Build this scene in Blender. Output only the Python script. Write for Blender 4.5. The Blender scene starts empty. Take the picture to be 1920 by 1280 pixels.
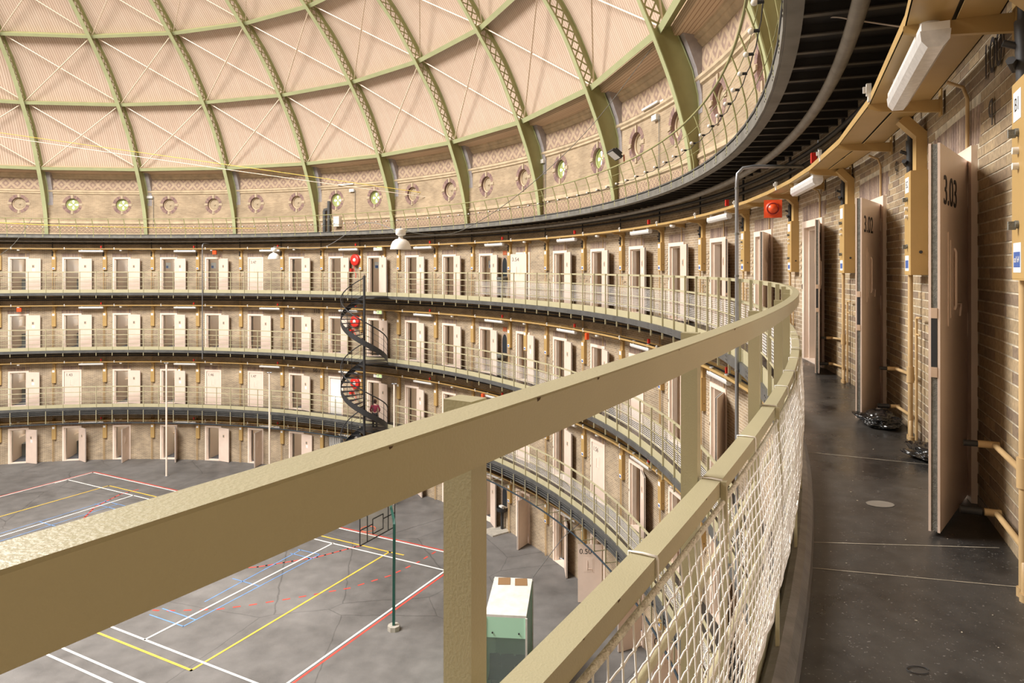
import bpy, bmesh, math, random
from mathutils import Vector, Matrix, noise
random.seed(7)
PI = math.pi
sc = bpy.context.scene
COL = sc.collection
# ------------------------------------------------------------------ camera, world, lights, exposure
cam_d = bpy.data.cameras.new('camera')
cam = bpy.data.objects.new('camera', cam_d); COL.objects.link(cam)
cam.location = (21.62992, -13.624, 11.06061)
cam.rotation_euler = (PI/2, 0, 0)
cam_d.sensor_width = 36.0
cam_d.lens = 36.0*1277.2428/1920
cam_d.shift_x = (960-969.0203)/1920
cam_d.shift_y = (504.6172-640)/1920
cam_d.clip_start = 0.02; cam_d.clip_end = 300
sc.camera = cam
w = bpy.data.worlds.new('sky'); sc.world = w; w.use_nodes = True
bg = w.node_tree.nodes['Background']
bg.inputs[0].default_value = (0.80, 0.88, 1.0, 1); bg.inputs[1].default_value = 1.0
sc.view_settings.view_transform = 'Standard'; sc.view_settings.look = 'None'
sc.view_settings.gamma = 1; sc.view_settings.use_curve_mapping = False
sc.view_settings.exposure = 0.0
def area(name, loc, rot, size, power, color, shape='DISK'):
    d = bpy.data.lights.new(name, 'AREA'); d.shape = shape; d.size = size; d.energy = power; d.color = color
    o = bpy.data.objects.new(name, d); o.location = loc; o.rotation_euler = rot; COL.objects.link(o); return o
# daylight through the glazed lantern in the crown of the dome
area('lantern_daylight', (0, 0, 27.9), (0, 0, 0), 18.5, 28500, (1.0, 0.97, 0.925))
# added unseen fill spots around the upper gallery, aimed up to brighten the dome
for k in range(8):
    a = math.radians(10+45*k)
    d = bpy.data.lights.new('dome_fill_spot', 'SPOT'); d.energy = 140; d.spot_size = math.radians(150); d.spot_blend = 1.0
    d.shadow_soft_size = 0.6; d.color = (1.0, 0.93, 0.86)
    o = bpy.data.objects.new('dome_fill_spot', d); COL.objects.link(o)
    o.location = (23.9*math.sin(a), 23.9*math.cos(a), 14.2)
    v = Vector((-math.sin(a), -math.cos(a), 0.75)); o.rotation_euler = v.to_track_quat('-Z', 'Y').to_euler()

# ------------------------------------------------------------------ materials
def mat(name, rgb, rough=0.6, metal=0.0, var=0.0, scale=8.0, bump=0.0, bscale=60.0, spec=0.5, coat=0.0):
    m = bpy.data.materials.new(name); m.use_nodes = True
    nt = m.node_tree; b = nt.nodes['Principled BSDF']
    b.inputs['Base Color'].default_value = (*rgb, 1); b.inputs['Roughness'].default_value = rough
    b.inputs['Metallic'].default_value = metal; b.inputs['Specular IOR Level'].default_value = spec
    b.inputs['Coat Weight'].default_value = coat
    if var or bump:
        tc = nt.nodes.new('ShaderNodeTexCoord')
    if var:
        n = nt.nodes.new('ShaderNodeTexNoise'); n.inputs['Scale'].default_value = scale; n.inputs['Detail'].default_value = 5
        r = nt.nodes.new('ShaderNodeValToRGB')
        r.color_ramp.elements[0].position = 0.3; r.color_ramp.elements[1].position = 0.72
        r.color_ramp.elements[0].color = (*[c*(1-var) for c in rgb], 1)
        r.color_ramp.elements[1].color = (*[min(1, c*(1+var)) for c in rgb], 1)
        nt.links.new(tc.outputs['Object'], n.inputs['Vector']); nt.links.new(n.outputs['Fac'], r.inputs['Fac'])
        nt.links.new(r.outputs['Color'], b.inputs['Base Color'])
    if bump:
        n2 = nt.nodes.new('ShaderNodeTexNoise'); n2.inputs['Scale'].default_value = bscale
        bp = nt.nodes.new('ShaderNodeBump'); bp.inputs['Strength'].default_value = bump; bp.inputs['Distance'].default_value = 0.01
        nt.links.new(tc.outputs['Object'], n2.inputs['Vector']); nt.links.new(n2.outputs['Fac'], bp.inputs['Height'])
        nt.links.new(bp.outputs['Normal'], b.inputs['Normal'])
    return m
def node(nt, t, **k):
    n = nt.nodes.new(t)
    for a, v in k.items(): setattr(n, a, v)
    return n
def brick_mat(name, c1, c2, mortar, dark=0.35):
    m = bpy.data.materials.new(name); m.use_nodes = True; nt = m.node_tree; L = nt.links; b = nt.nodes['Principled BSDF']
    uv = node(nt, 'ShaderNodeUVMap')
    br = node(nt, 'ShaderNodeTexBrick'); br.offset = 0.5
    br.inputs['Scale'].default_value = 1.0; br.inputs['Brick Width'].default_value = 0.22; br.inputs['Row Height'].default_value = 0.0602
    br.inputs['Mortar Size'].default_value = 0.006; br.inputs['Mortar Smooth'].default_value = 0.3; br.inputs['Bias'].default_value = 0.0
    br.inputs['Color1'].default_value = (*c1, 1); br.inputs['Color2'].default_value = (*c2, 1); br.inputs['Mortar'].default_value = (*mortar, 1)
    L.new(uv.outputs['UV'], br.inputs['Vector'])
    n = node(nt, 'ShaderNodeTexNoise'); n.inputs['Scale'].default_value = 1.3; n.inputs['Detail'].default_value = 6
    L.new(uv.outputs['UV'], n.inputs['Vector'])
    mr = node(nt, 'ShaderNodeMapRange'); mr.inputs[1].default_value = 0.3; mr.inputs[2].default_value = 0.7
    mr.inputs[3].default_value = 1-dark; mr.inputs[4].default_value = 1.12
    L.new(n.outputs['Fac'], mr.inputs[0])
    mx = node(nt, 'ShaderNodeMix', data_type='RGBA', blend_type='MULTIPLY'); mx.inputs[0].default_value = 1
    L.new(br.outputs['Color'], mx.inputs[6]); L.new(mr.outputs[0], mx.inputs[7])
    L.new(mx.outputs[2], b.inputs['Base Color'])
    bp = node(nt, 'ShaderNodeBump'); bp.inputs['Strength'].default_value = 0.6; bp.inputs['Distance'].default_value = 0.006; bp.invert = True
    L.new(br.outputs['Fac'], bp.inputs['Height']); L.new(bp.outputs['Normal'], b.inputs['Normal'])
    b.inputs['Roughness'].default_value = 0.85
    return m
def attr_brick_mat(name, cols):
    "per-piece colour from the object's random number, or per-island random for joined bricks"
    m = bpy.data.materials.new(name); m.use_nodes = True; nt = m.node_tree; L = nt.links; b = nt.nodes['Principled BSDF']
    g = node(nt, 'ShaderNodeNewGeometry'); oi = node(nt, 'ShaderNodeObjectInfo')
    ad = node(nt, 'ShaderNodeMath', operation='ADD'); fr = node(nt, 'ShaderNodeMath', operation='FRACT')
    L.new(g.outputs['Random Per Island'], ad.inputs[0]); L.new(oi.outputs['Random'], ad.inputs[1]); L.new(ad.outputs[0], fr.inputs[0])
    r = node(nt, 'ShaderNodeValToRGB'); r.color_ramp.interpolation = 'CONSTANT'
    el = r.color_ramp.elements
    while len(el) < len(cols): el.new(0.5)
    for i, c in enumerate(cols): el[i].position = i/len(cols); el[i].color = (*c, 1)
    L.new(fr.outputs[0], r.inputs['Fac'])
    tc = node(nt, 'ShaderNodeTexCoord'); n = node(nt, 'ShaderNodeTexNoise'); n.inputs['Scale'].default_value = 40; n.inputs['Detail'].default_value = 4
    L.new(g.outputs['Position'], n.inputs['Vector'])
    mr = node(nt, 'ShaderNodeMapRange'); mr.inputs[1].default_value = 0.3; mr.inputs[2].default_value = 0.7; mr.inputs[3].default_value = 0.75; mr.inputs[4].default_value = 1.15
    L.new(n.outputs['Fac'], mr.inputs[0])
    mx = node(nt, 'ShaderNodeMix', data_type='RGBA', blend_type='MULTIPLY'); mx.inputs[0].default_value = 1
    L.new(r.outputs['Color'], mx.inputs[6]); L.new(mr.outputs[0], mx.inputs[7]); L.new(mx.outputs[2], b.inputs['Base Color'])
    bp = node(nt, 'ShaderNodeBump'); bp.inputs['Strength'].default_value = 0.5; bp.inputs['Distance'].default_value = 0.004
    L.new(n.outputs['Fac'], bp.inputs['Height']); L.new(bp.outputs['Normal'], b.inputs['Normal'])
    b.inputs['Roughness'].default_value = 0.85
    return m
def diamond_mat(name, light, dark, per, hgt, fill=0.0):
    m = bpy.data.materials.new(name); m.use_nodes = True; nt = m.node_tree; L = nt.links; b = nt.nodes['Principled BSDF']
    uv = node(nt, 'ShaderNodeUVMap'); sx = node(nt, 'ShaderNodeSeparateXYZ'); L.new(uv.outputs['UV'], sx.inputs[0])
    def M(op, a, c=None):
        n = node(nt, 'ShaderNodeMath', operation=op)
        for i, v in enumerate((a, c)):
            if v is None: continue
            if isinstance(v, (int, float)): n.inputs[i].default_value = v
            else: L.new(v, n.inputs[i])
        return n.outputs[0]
    fu = M('ABSOLUTE', M('SUBTRACT', M('FRACT', M('MULTIPLY', sx.outputs[0], 1/per)), 0.5))
    fv = M('ABSOLUTE', M('SUBTRACT', M('FRACT', M('MULTIPLY', sx.outputs[1], 1/hgt)), 0.5))
    d = M('ADD', fu, fv)                                    # 0 centre .. 1 corner
    band = M('LESS_THAN', M('ABSOLUTE', M('SUBTRACT', M('FRACT', M('MULTIPLY', d, 2.0)), 0.5)), 0.2)
    n = node(nt, 'ShaderNodeTexNoise'); n.inputs['Scale'].default_value = 9; L.new(uv.outputs['UV'], n.inputs['Vector'])
    mx = node(nt, 'ShaderNodeMix', data_type='RGBA'); mx.inputs[6].default_value = (*light, 1); mx.inputs[7].default_value = (*dark, 1)
    L.new(band, mx.inputs[0])
    mr = node(nt, 'ShaderNodeMapRange'); mr.inputs[3].default_value = 0.65; mr.inputs[4].default_value = 1.3; L.new(n.outputs['Fac'], mr.inputs[0])
    m2 = node(nt, 'ShaderNodeMix', data_type='RGBA', blend_type='MULTIPLY'); m2.inputs[0].default_value = 1
    L.new(mx.outputs[2], m2.inputs[6]); L.new(mr.outputs[0], m2.inputs[7]); L.new(m2.outputs[2], b.inputs['Base Color'])
    b.inputs['Roughness'].default_value = 0.85
    return m
def board_mat(name, rgb, rgb2, per):
    "beaded boards: strips with a groove every `per` metres along U"
    m = bpy.data.materials.new(name); m.use_nodes = True; nt = m.node_tree; L = nt.links; b = nt.nodes['Principled BSDF']
    uv = node(nt, 'ShaderNodeUVMap'); sx = node(nt, 'ShaderNodeSeparateXYZ'); L.new(uv.outputs['UV'], sx.inputs[0])
    mu = node(nt, 'ShaderNodeMath', operation='MULTIPLY'); mu.inputs[1].default_value = 1/per; L.new(sx.outputs[0], mu.inputs[0])
    fl = node(nt, 'ShaderNodeMath', operation='FLOOR'); L.new(mu.outputs[0], fl.inputs[0])
    fr = node(nt, 'ShaderNodeMath', operation='FRACT'); L.new(mu.outputs[0], fr.inputs[0])
    lt = node(nt, 'ShaderNodeMath', operation='LESS_THAN'); lt.inputs[1].default_value = 0.2; L.new(fr.outputs[0], lt.inputs[0])
    wn = node(nt, 'ShaderNodeTexWhiteNoise', noise_dimensions='1D'); L.new(fl.outputs[0], wn.inputs['W'])
    n = node(nt, 'ShaderNodeTexNoise'); n.inputs['Scale'].default_value = 0.8; n.inputs['Detail'].default_value = 5; L.new(uv.outputs['UV'], n.inputs['Vector'])
    ad = node(nt, 'ShaderNodeMath', operation='MULTIPLY_ADD'); ad.inputs[1].default_value = 0.45; L.new(wn.outputs['Value'], ad.inputs[0]); L.new(n.outputs['Fac'], ad.inputs[2])
    mr = node(nt, 'ShaderNodeMapRange'); mr.inputs[1].default_value = 0.4; mr.inputs[2].default_value = 1.0; L.new(ad.outputs[0], mr.inputs[0])
    mx = node(nt, 'ShaderNodeMix', data_type='RGBA'); mx.inputs[6].default_value = (*rgb, 1); mx.inputs[7].default_value = (*rgb2, 1); L.new(mr.outputs[0], mx.inputs[0])
    m2 = node(nt, 'ShaderNodeMix', data_type='RGBA', blend_type='MULTIPLY'); m2.inputs[7].default_value = (0.60, 0.48, 0.40, 1)
    L.new(lt.outputs[0], m2.inputs[0]); L.new(mx.outputs[2], m2.inputs[6]); L.new(m2.outputs[2], b.inputs['Base Color'])
    bp = node(nt, 'ShaderNodeBump'); bp.inputs['Strength'].default_value = 0.7; bp.inputs['Distance'].default_value = 0.015; bp.invert = True
    L.new(lt.outputs[0], bp.inputs['Height']); L.new(bp.outputs['Normal'], b.inputs['Normal'])
    b.inputs['Roughness'].default_value = 0.6
    return m
def emis(name, rgb, s):
    m = bpy.data.materials.new(name); m.use_nodes = True; b = m.node_tree.nodes['Principled BSDF']
    b.inputs['Base Color'].default_value = (*rgb, 1); b.inputs['Emission Color'].default_value = (*rgb, 1); b.inputs['Emission Strength'].default_value = s
    return m
def glass(name, rgb, alpha):
    m = bpy.data.materials.new(name); m.use_nodes = True; b = m.node_tree.nodes['Principled BSDF']
    b.inputs['Base Color'].default_value = (*rgb, 1); b.inputs['Roughness'].default_value = 0.05; b.inputs['Alpha'].default_value = alpha
    return m
def floor_mat(name, c0, c1, rough0, rough1, crack=0.0, speck=True, sc1=0.35, sc2=6.0):
    m = bpy.data.materials.new(name); m.use_nodes = True; nt = m.node_tree; L = nt.links; b = nt.nodes['Principled BSDF']
    tc = node(nt, 'ShaderNodeTexCoord')
    n1 = node(nt, 'ShaderNodeTexNoise'); n1.inputs['Scale'].default_value = sc1; n1.inputs['Detail'].default_value = 8; n1.inputs['Roughness'].default_value = 0.62
    n2 = node(nt, 'ShaderNodeTexNoise'); n2.inputs['Scale'].default_value = sc2; n2.inputs['Detail'].default_value = 6
    L.new(tc.outputs['Object'], n1.inputs['Vector']); L.new(tc.outputs['Object'], n2.inputs['Vector'])
    av = node(nt, 'ShaderNodeMath', operation='MULTIPLY_ADD'); av.inputs[1].default_value = 0.5
    L.new(n2.outputs['Fac'], av.inputs[0]); L.new(n1.outputs['Fac'], av.inputs[2])
    mr = node(nt, 'ShaderNodeMapRange'); mr.inputs[1].default_value = 0.5; mr.inputs[2].default_value = 1.0; L.new(av.outputs[0], mr.inputs[0])
    mx = node(nt, 'ShaderNodeMix', data_type='RGBA'); mx.inputs[6].default_value = (*c0, 1); mx.inputs[7].default_value = (*c1, 1); L.new(mr.outputs[0], mx.inputs[0])
    out = mx.outputs[2]
    if crack:
        vo = node(nt, 'ShaderNodeTexVoronoi', feature='DISTANCE_TO_EDGE'); vo.inputs['Scale'].default_value = crack
        nz = node(nt, 'ShaderNodeMix', data_type='RGBA'); nz.inputs[0].default_value = 0.12
        L.new(tc.outputs['Object'], nz.inputs[6]); L.new(n2.outputs['Color'], nz.inputs[7]); L.new(nz.outputs[2], vo.inputs['Vector'])
        lt = node(nt, 'ShaderNodeMapRange'); lt.inputs[1].default_value = 0.0; lt.inputs[2].default_value = 0.012*crack*1.6; lt.inputs[3].default_value = 0.55; lt.inputs[4].default_value = 1.0
        L.new(vo.outputs['Distance'], lt.inputs[0])
        m3 = node(nt, 'ShaderNodeMix', data_type='RGBA', blend_type='MULTIPLY'); m3.inputs[0].default_value = 1
        L.new(out, m3.inputs[6]); L.new(lt.outputs[0], m3.inputs[7]); out = m3.outputs[2]
    if speck:
        n3 = node(nt, 'ShaderNodeTexNoise'); n3.inputs['Scale'].default_value = 90; n3.inputs['Detail'].default_value = 3; L.new(tc.outputs['Object'], n3.inputs['Vector'])
        s = node(nt, 'ShaderNodeMapRange'); s.inputs[1].default_value = 0.66; s.inputs[2].default_value = 0.74; L.new(n3.outputs['Fac'], s.inputs[0])
        m4 = node(nt, 'ShaderNodeMix', data_type='RGBA'); m4.inputs[7].default_value = (*[min(1, c*2.6+0.05) for c in c1], 1)
        L.new(s.outputs[0], m4.inputs[0]); L.new(out, m4.inputs[6]); out = m4.outputs[2]
    L.new(out, b.inputs['Base Color'])
    rr = node(nt, 'ShaderNodeMapRange'); rr.inputs[1].default_value = 0.35; rr.inputs[2].default_value = 0.65; rr.inputs[3].default_value = rough0; rr.inputs[4].default_value = rough1
    L.new(n1.outputs['Fac'], rr.inputs[0]); L.new(rr.outputs[0], b.inputs['Roughness'])
    bp = node(nt, 'ShaderNodeBump'); bp.inputs['Strength'].default_value = 0.15; bp.inputs['Distance'].default_value = 0.003
    L.new(n2.outputs['Fac'], bp.inputs['Height']); L.new(bp.outputs['Normal'], b.inputs['Normal'])
    return m
BR1, BR2, MOR = (0.45, 0.34, 0.22), (0.32, 0.24, 0.16), (0.66, 0.57, 0.45)
M = dict(
    brick=brick_mat('brickwork', BR1, BR2, MOR),
    drum=brick_mat('drum_brickwork', (0.49, 0.365, 0.235), (0.39, 0.285, 0.18), (0.50, 0.41, 0.30), 0.25),
    nbrick=attr_brick_mat('laid_brick', [(0.35, 0.26, 0.155), (0.29, 0.21, 0.135), (0.40, 0.295, 0.175), (0.24, 0.175, 0.12), (0.32, 0.235, 0.145), (0.37, 0.28, 0.175)]),
    soldier=attr_brick_mat('purple_brick', [(0.30, 0.215, 0.17), (0.24, 0.17, 0.14), (0.34, 0.25, 0.19)]),
    mortar=mat('mortar', (0.54, 0.48, 0.37), 0.9, var=0.3, scale=14),
    pbrick=attr_brick_mat('purple_voussoir', [(0.30, 0.19, 0.165), (0.24, 0.15, 0.14), (0.34, 0.22, 0.18)]),
    blind=mat('blind_plaster', (0.42, 0.33, 0.22), 0.8, var=0.15),
    key=mat('keystone', (0.48, 0.38, 0.26), 0.8, var=0.15),
    mould=mat('sandstone_moulding', (0.55, 0.43, 0.285), 0.8, var=0.2, scale=3),
    diam=diamond_mat('diamond_frieze', (0.47, 0.35, 0.24), (0.32, 0.22, 0.17), 0.56, 0.52),
    diam2=diamond_mat('spotted_band', (0.50, 0.37, 0.24), (0.28, 0.18, 0.14), 0.22, 0.18),
    pink=mat('pink_gloss_paint', (0.82, 0.66, 0.56), 0.38, var=0.05, scale=3, bump=0.05, bscale=25),
    cream=mat('cream_frame_paint', (0.88, 0.73, 0.62), 0.4, var=0.05, scale=4),
    reveal=mat('reveal_paint', (0.82, 0.62, 0.46), 0.5),
    tan=mat('tan_cell_paint', (0.62, 0.45, 0.32), 0.6, var=0.08, scale=2),
    cellwall=mat('cell_plaster', (0.72, 0.66, 0.56), 0.7, var=0.06, scale=1),
    cellfloor=mat('cell_floor', (0.10, 0.10, 0.11), 0.5),
    felt=mat('grey_felt', (0.20, 0.20, 0.18), 0.9, var=0.3, scale=60, bump=0.4, bscale=200),
    ochre=mat('ochre_paint', (0.47, 0.305, 0.115), 0.45, var=0.08, scale=3, bump=0.04, bscale=80),
    ochrep=mat('ochre_pipe_paint', (0.58, 0.40, 0.20), 0.35, var=0.1, scale=5),
    olive=mat('olive_rail_paint', (0.455, 0.415, 0.265), 0.36, var=0.06, scale=2.5, bump=0.10, bscale=320),
    green=mat('dome_green_paint', (0.42, 0.44, 0.24), 0.45, var=0.08, scale=1.5),
    greend=mat('dome_web_paint', (0.33, 0.32, 0.145), 0.5, var=0.1, scale=2),
    board=board_mat('dome_boarding', (0.655, 0.50, 0.395), (0.70, 0.56, 0.45), 0.118),
    soffit=board_mat('soffit_boarding', (0.66, 0.48, 0.32), (0.76, 0.57, 0.39), 0.12),
    brace=mat('cream_rod', (0.86, 0.70, 0.55), 0.5),
    lilac=mat('lilac_render', (0.36, 0.325, 0.325), 0.8, var=0.1),
    steel4=mat('grey_upper_fascia', (0.17, 0.165, 0.15), 0.5, var=0.25, scale=4),
    steel=mat('dark_grey_beam', (0.085, 0.085, 0.083), 0.5, var=0.2, scale=3),
    rustd=mat('bare_chipped_metal', (0.10, 0.06, 0.035), 0.8),
    flangel=mat('pale_patch', (0.22, 0.20, 0.17), 0.6),
    bluetube=mat('dark_blue_tube', (0.03, 0.045, 0.06), 0.35),
    black=mat('black_iron', (0.028, 0.028, 0.03), 0.5),
    under=mat('dark_underside', (0.035, 0.030, 0.026), 0.75, var=0.3, scale=2),  # near-black mottled tone of the deck undersides and beam webs
    flange=mat('worn_beam_flange', (0.085, 0.075, 0.062), 0.5, var=0.4, scale=6),
    pipe=mat('lagged_pipe', (0.22, 0.20, 0.175), 0.45, var=0.25, scale=6),
    white=mat('white_plastic', (0.82, 0.80, 0.76), 0.35),
    tube=mat('ribbed_clear_cover', (0.70, 0.68, 0.66), 0.25, var=0.1, scale=30),
    bulb=mat('opal_bulb', (0.9, 0.86, 0.8), 0.25),
    red=mat('signal_red', (0.70, 0.03, 0.02), 0.4), orange=mat('alarm_orange', (0.80, 0.09, 0.02), 0.35), dred=mat('dark_red', (0.30, 0.02, 0.02), 0.4),
    net=mat('white_netting', (0.90, 0.87, 0.83), 0.8), rope=mat('netting_rope', (0.88, 0.82, 0.70), 0.9, var=0.25, scale=80, bump=0.8, bscale=220),
    galv=mat('grey_conduit', (0.30, 0.31, 0.33), 0.35, metal=0.6),
    wallpaper=mat('paper', (0.85, 0.86, 0.86), 0.6), blue=mat('blue_sticker', (0.05, 0.12, 0.38), 0.4),
    mint=mat('mint_panel', (0.44, 0.74, 0.56), 0.35), dgreen=mat('hoop_green', (0.015, 0.085, 0.065), 0.35),
    bglass=glass('booth_glass', (0.40, 0.50, 0.48), 0.18), clear=glass('backboard_sheet', (0.75, 0.70, 0.55), 0.28),
    roofw=mat('weathered_white_board', (0.66, 0.65, 0.61), 0.6, var=0.12, scale=5), brown=mat('brown_vent', (0.26, 0.15, 0.07), 0.6),
    lit=emis('bright_window', (0.93, 0.97, 1.0), 2.2), lcd=emis('exit_green', (0.55, 0.80, 0.30), 0.9),
    bag=mat('black_bin_liner', (0.012, 0.012, 0.013), 0.16, spec=0.8), maroon=mat('maroon_wool', (0.22, 0.02, 0.045), 0.8), skin=mat('skin', (0.62, 0.38, 0.29), 0.6),
    hair=mat('dark_hair', (0.05, 0.02, 0.015), 0.6), trouser=mat('dark_trousers', (0.02, 0.018, 0.02), 0.8),
    ink=mat('black_ink', (0.03, 0.025, 0.025), 0.6), rust=mat('rust_red_plate', (0.45, 0.12, 0.05), 0.6),
    deck=floor_mat('gallery_floor', (0.020, 0.0185, 0.0175), (0.075, 0.070, 0.064), 0.20, 0.42, crack=0, sc1=1.3, sc2=11),
    roll=mat('edge_roll_rubber', (0.17, 0.16, 0.15), 0.33, var=0.3, scale=12, bump=0.1, bscale=60),
    court=floor_mat('court_floor', (0.078, 0.074, 0.071), (0.205, 0.194, 0.187), 0.5, 0.75, crack=0.22, sc1=0.16, sc2=1.6),
    lw=mat('white_line_paint', (0.80, 0.78, 0.74), 0.6, var=0.15, scale=3), ly=mat('yellow_line_paint', (0.72, 0.48, 0.07), 0.6, var=0.15, scale=3),
    lr=mat('red_line_paint', (0.58, 0.07, 0.05), 0.6, var=0.2, scale=3), lb=mat('blue_line_paint', (0.14, 0.30, 0.62), 0.6, var=0.2, scale=3),
    seat=mat('seat_plastic', (0.035, 0.045, 0.05), 0.5), concrete=mat('concrete_slab', (0.40, 0.37, 0.32), 0.8, var=0.15), yel=mat('yellow_cord', (0.75, 0.55, 0.10), 0.5),
    windowp=mat('window_green_frame', (0.38, 0.42, 0.16), 0.5), glassd=mat('dark_mirror', (0.03, 0.035, 0.04), 0.1),
)
# ------------------------------------------------------------------ mesh helpers
R_ = math.radians
def P(R, a, z):                      # a in degrees clockwise from +Y, seen from above
    t = R_(a); return (R*math.sin(t), R*math.cos(t), z)
class MB:
    def __init__(s): s.v = []; s.f = []; s.m = []; s.s = []; s.uv = []
    def face(s, pts, mi=0, sm=False, uv=None):
        i = len(s.v); s.v += [tuple(p) for p in pts]; s.f.append(tuple(range(i, i+len(pts)))); s.m.append(mi); s.s.append(sm)
        s.uv.append(uv or [(0, 0)]*len(pts))
    def grid(s, rows, mi=0, sm=False, closed=False, uvs=None):
        "rows: list of equal-length point lists"
        i0 = len(s.v); n = len(rows[0])
        for r in rows: s.v += [tuple(p) for p in r]
        for j in range(len(rows)-1):
            for k in range(n if closed else n-1):
                k2 = (k+1) % n; a = i0+j*n
                s.f.append((a+k, a+k2, a+n+k2, a+n+k)); s.m.append(mi); s.s.append(sm)
                s.uv.append([uvs[j][k], uvs[j][k2], uvs[j+1][k2], uvs[j+1][k]] if uvs else [(0, 0)]*4)
    def box(s, x0, x1, y0, y1, z0, z1, mi=0, T=None):
        p = [(x, y, z) for z in (z0, z1) for x, y in ((x0, y0), (x1, y0), (x1, y1), (x0, y1))]
        if T: p = [T(*q) for q in p]
        i = len(s.v); s.v += p
        for f in ((3, 2, 1, 0), (4, 5, 6, 7), (0, 1, 5, 4), (1, 2, 6, 5), (2, 3, 7, 6), (3, 0, 4, 7)):
            s.f.append(tuple(i+k for k in f)); s.m.append(mi); s.s.append(False); s.uv.append([(0, 0)]*4)
    def tube(s, pts, r, n=8, mi=0, closed=False, caps=True, rs=None, sm=True):
        pts = [Vector(p) for p in pts]; rows = []; prev = None
        N = len(pts)
        for i, p in enumerate(pts):
            if closed: t = pts[(i+1) % N]-pts[i-1]
            else: t = pts[min(i+1, N-1)]-pts[max(i-1, 0)]
            if t.length < 1e-9: t = Vector((0, 0, 1))
            t.normalize()
            if prev is None:
                u = t.orthogonal().normalized()
                if abs(t.z) < 0.9: u = (Vector((0, 0, 1))-t*t.z).normalized()
                else: u = (Vector((1, 0, 0))-t*t.x).normalized()
            else:
                u = (prev-t*prev.dot(t)).normalized()
            prev = u; w_ = t.cross(u); rr = rs[i] if rs else r
            rows.append([p+(u*math.cos(2*PI*(k+0.5)/n)+w_*math.sin(2*PI*(k+0.5)/n))*rr for k in range(n)])
        if closed: rows.append(rows[0])
        s.grid(rows, mi, sm and n > 4, True)
        if caps and not closed:
            s.face(rows[0][::-1], mi); s.face(rows[-1], mi)
    def cyl(s, c, r, h, n=16, mi=0, r2=None, axis='z', sm=True):
        r2 = r if r2 is None else r2; c = Vector(c)
        d = {'x': Vector((1, 0, 0)), 'y': Vector((0, 1, 0)), 'z': Vector((0, 0, 1))}[axis]*h
        s.tube([c, c+d], r, n, mi, rs=[r, r2], sm=sm)
    def lathe(s, prof, n=24, mi=0, c=(0, 0, 0), sm=True, axis='z'):
        rows = []
        for r, z in prof:
            row = []
            for k in range(n):
                x, y = r*math.cos(2*PI*k/n), r*math.sin(2*PI*k/n)
                q = (x, y, z) if axis == 'z' else (x, z, y)
                row.append((q[0]+c[0], q[1]+c[1], q[2]+c[2]))
            rows.append(row)
        s.grid(rows, mi, sm, True)
    def sweep(s, prof, a0, a1, step=1.0, mi=0, caps=True, closed=True, uv=False):
        "profile [(R, z)...] swept around the building axis"
        n = max(1, int(round(abs(a1-a0)/step)))
        rows = [[P(R, a0+(a1-a0)*i/n, z) for R, z in prof] for i in range(n+1)]
        uvs = None
        if uv: uvs = [[(R_(a0+(a1-a0)*i/n)*26.1, z) for R, z in prof] for i in range(n+1)]
        s.grid(rows, mi, False, closed, uvs)
        if caps and closed: s.face(rows[0][::-1], mi); s.face(rows[-1], mi)
    def mesh(s, name, mats, fix=True):
        me = bpy.data.meshes.new(name); me.from_pydata(s.v, [], s.f)
        for m in (mats if isinstance(mats, (list, tuple)) else [mats]): me.materials.append(M[m] if isinstance(m, str) else m)
        me.polygons.foreach_set('material_index', s.m); me.polygons.foreach_set('use_smooth', s.s)
        if any(any(u != (0, 0) for u in q) for q in s.uv[:40]):
            l = me.uv_layers.new(name='UVMap'); fl = []
            for q in s.uv:
                for u in q: fl += [u[0], u[1]]
            l.data.foreach_set('uv', fl)
        if fix:
            b = bmesh.new(); b.from_mesh(me)
            bmesh.ops.recalc_face_normals(b, faces=b.faces); b.to_mesh(me); b.free()
        me.update(); return me
    def obj(s, name, mats, parent=None, fix=True, **k):
        return link(name, s.mesh(name, mats, fix), parent, **k)
def link(name, me, parent=None, loc=None, rot=None, **props):
    o = bpy.data.objects.new(name, me); COL.objects.link(o)
    if parent: o.parent = parent
    if loc is not None: o.location = loc
    if rot is not None: o.rotation_euler = rot
    for k, v in props.items():
        if v is not None: o[k] = v
    return o
def empty(name, loc=(0, 0, 0), rotz=0, **props):
    o = bpy.data.objects.new(name, None); COL.objects.link(o); o.location = loc; o.rotation_euler = (0, 0, rotz); o.empty_display_size = 0.2
    for k, v in props.items():
        if v is not None: o[k] = v
    return o
def at(name, R, a, z, **props): return empty(name, P(R, a, z), -R_(a), **props)
def copy_tree(o, parent=None):
    c = o.copy(); COL.objects.link(c)
    if parent: c.parent = parent; c.matrix_parent_inverse = o.matrix_parent_inverse
    for ch in [x for x in KIDS.get(o.name, [])]: copy_tree(ch, c)
    return c
KIDS = {}
def reg(o):
    KIDS[o.name] = list(o.children)
    for c in o.children: reg(c)
def text(name, s, size, m, parent, loc, rot, ext=0.001):
    cu = bpy.data.curves.new(name, 'FONT'); cu.body = s; cu.size = size; cu.extrude = ext; cu.align_x = 'CENTER'; cu.align_y = 'CENTER'
    cu.materials.append(M[m]); o = bpy.data.objects.new(name, cu); COL.objects.link(o)
    if parent: o.parent = parent
    o.location = loc; o.rotation_euler = rot
    me = bpy.data.meshes.new_from_object(o); me.name = name
    q = bpy.data.objects.new(name, me); COL.objects.link(q); q.parent = parent; q.location = loc; q.rotation_euler = rot
    bpy.data.objects.remove(o, do_unlink=True); q.name = name; return q

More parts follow.
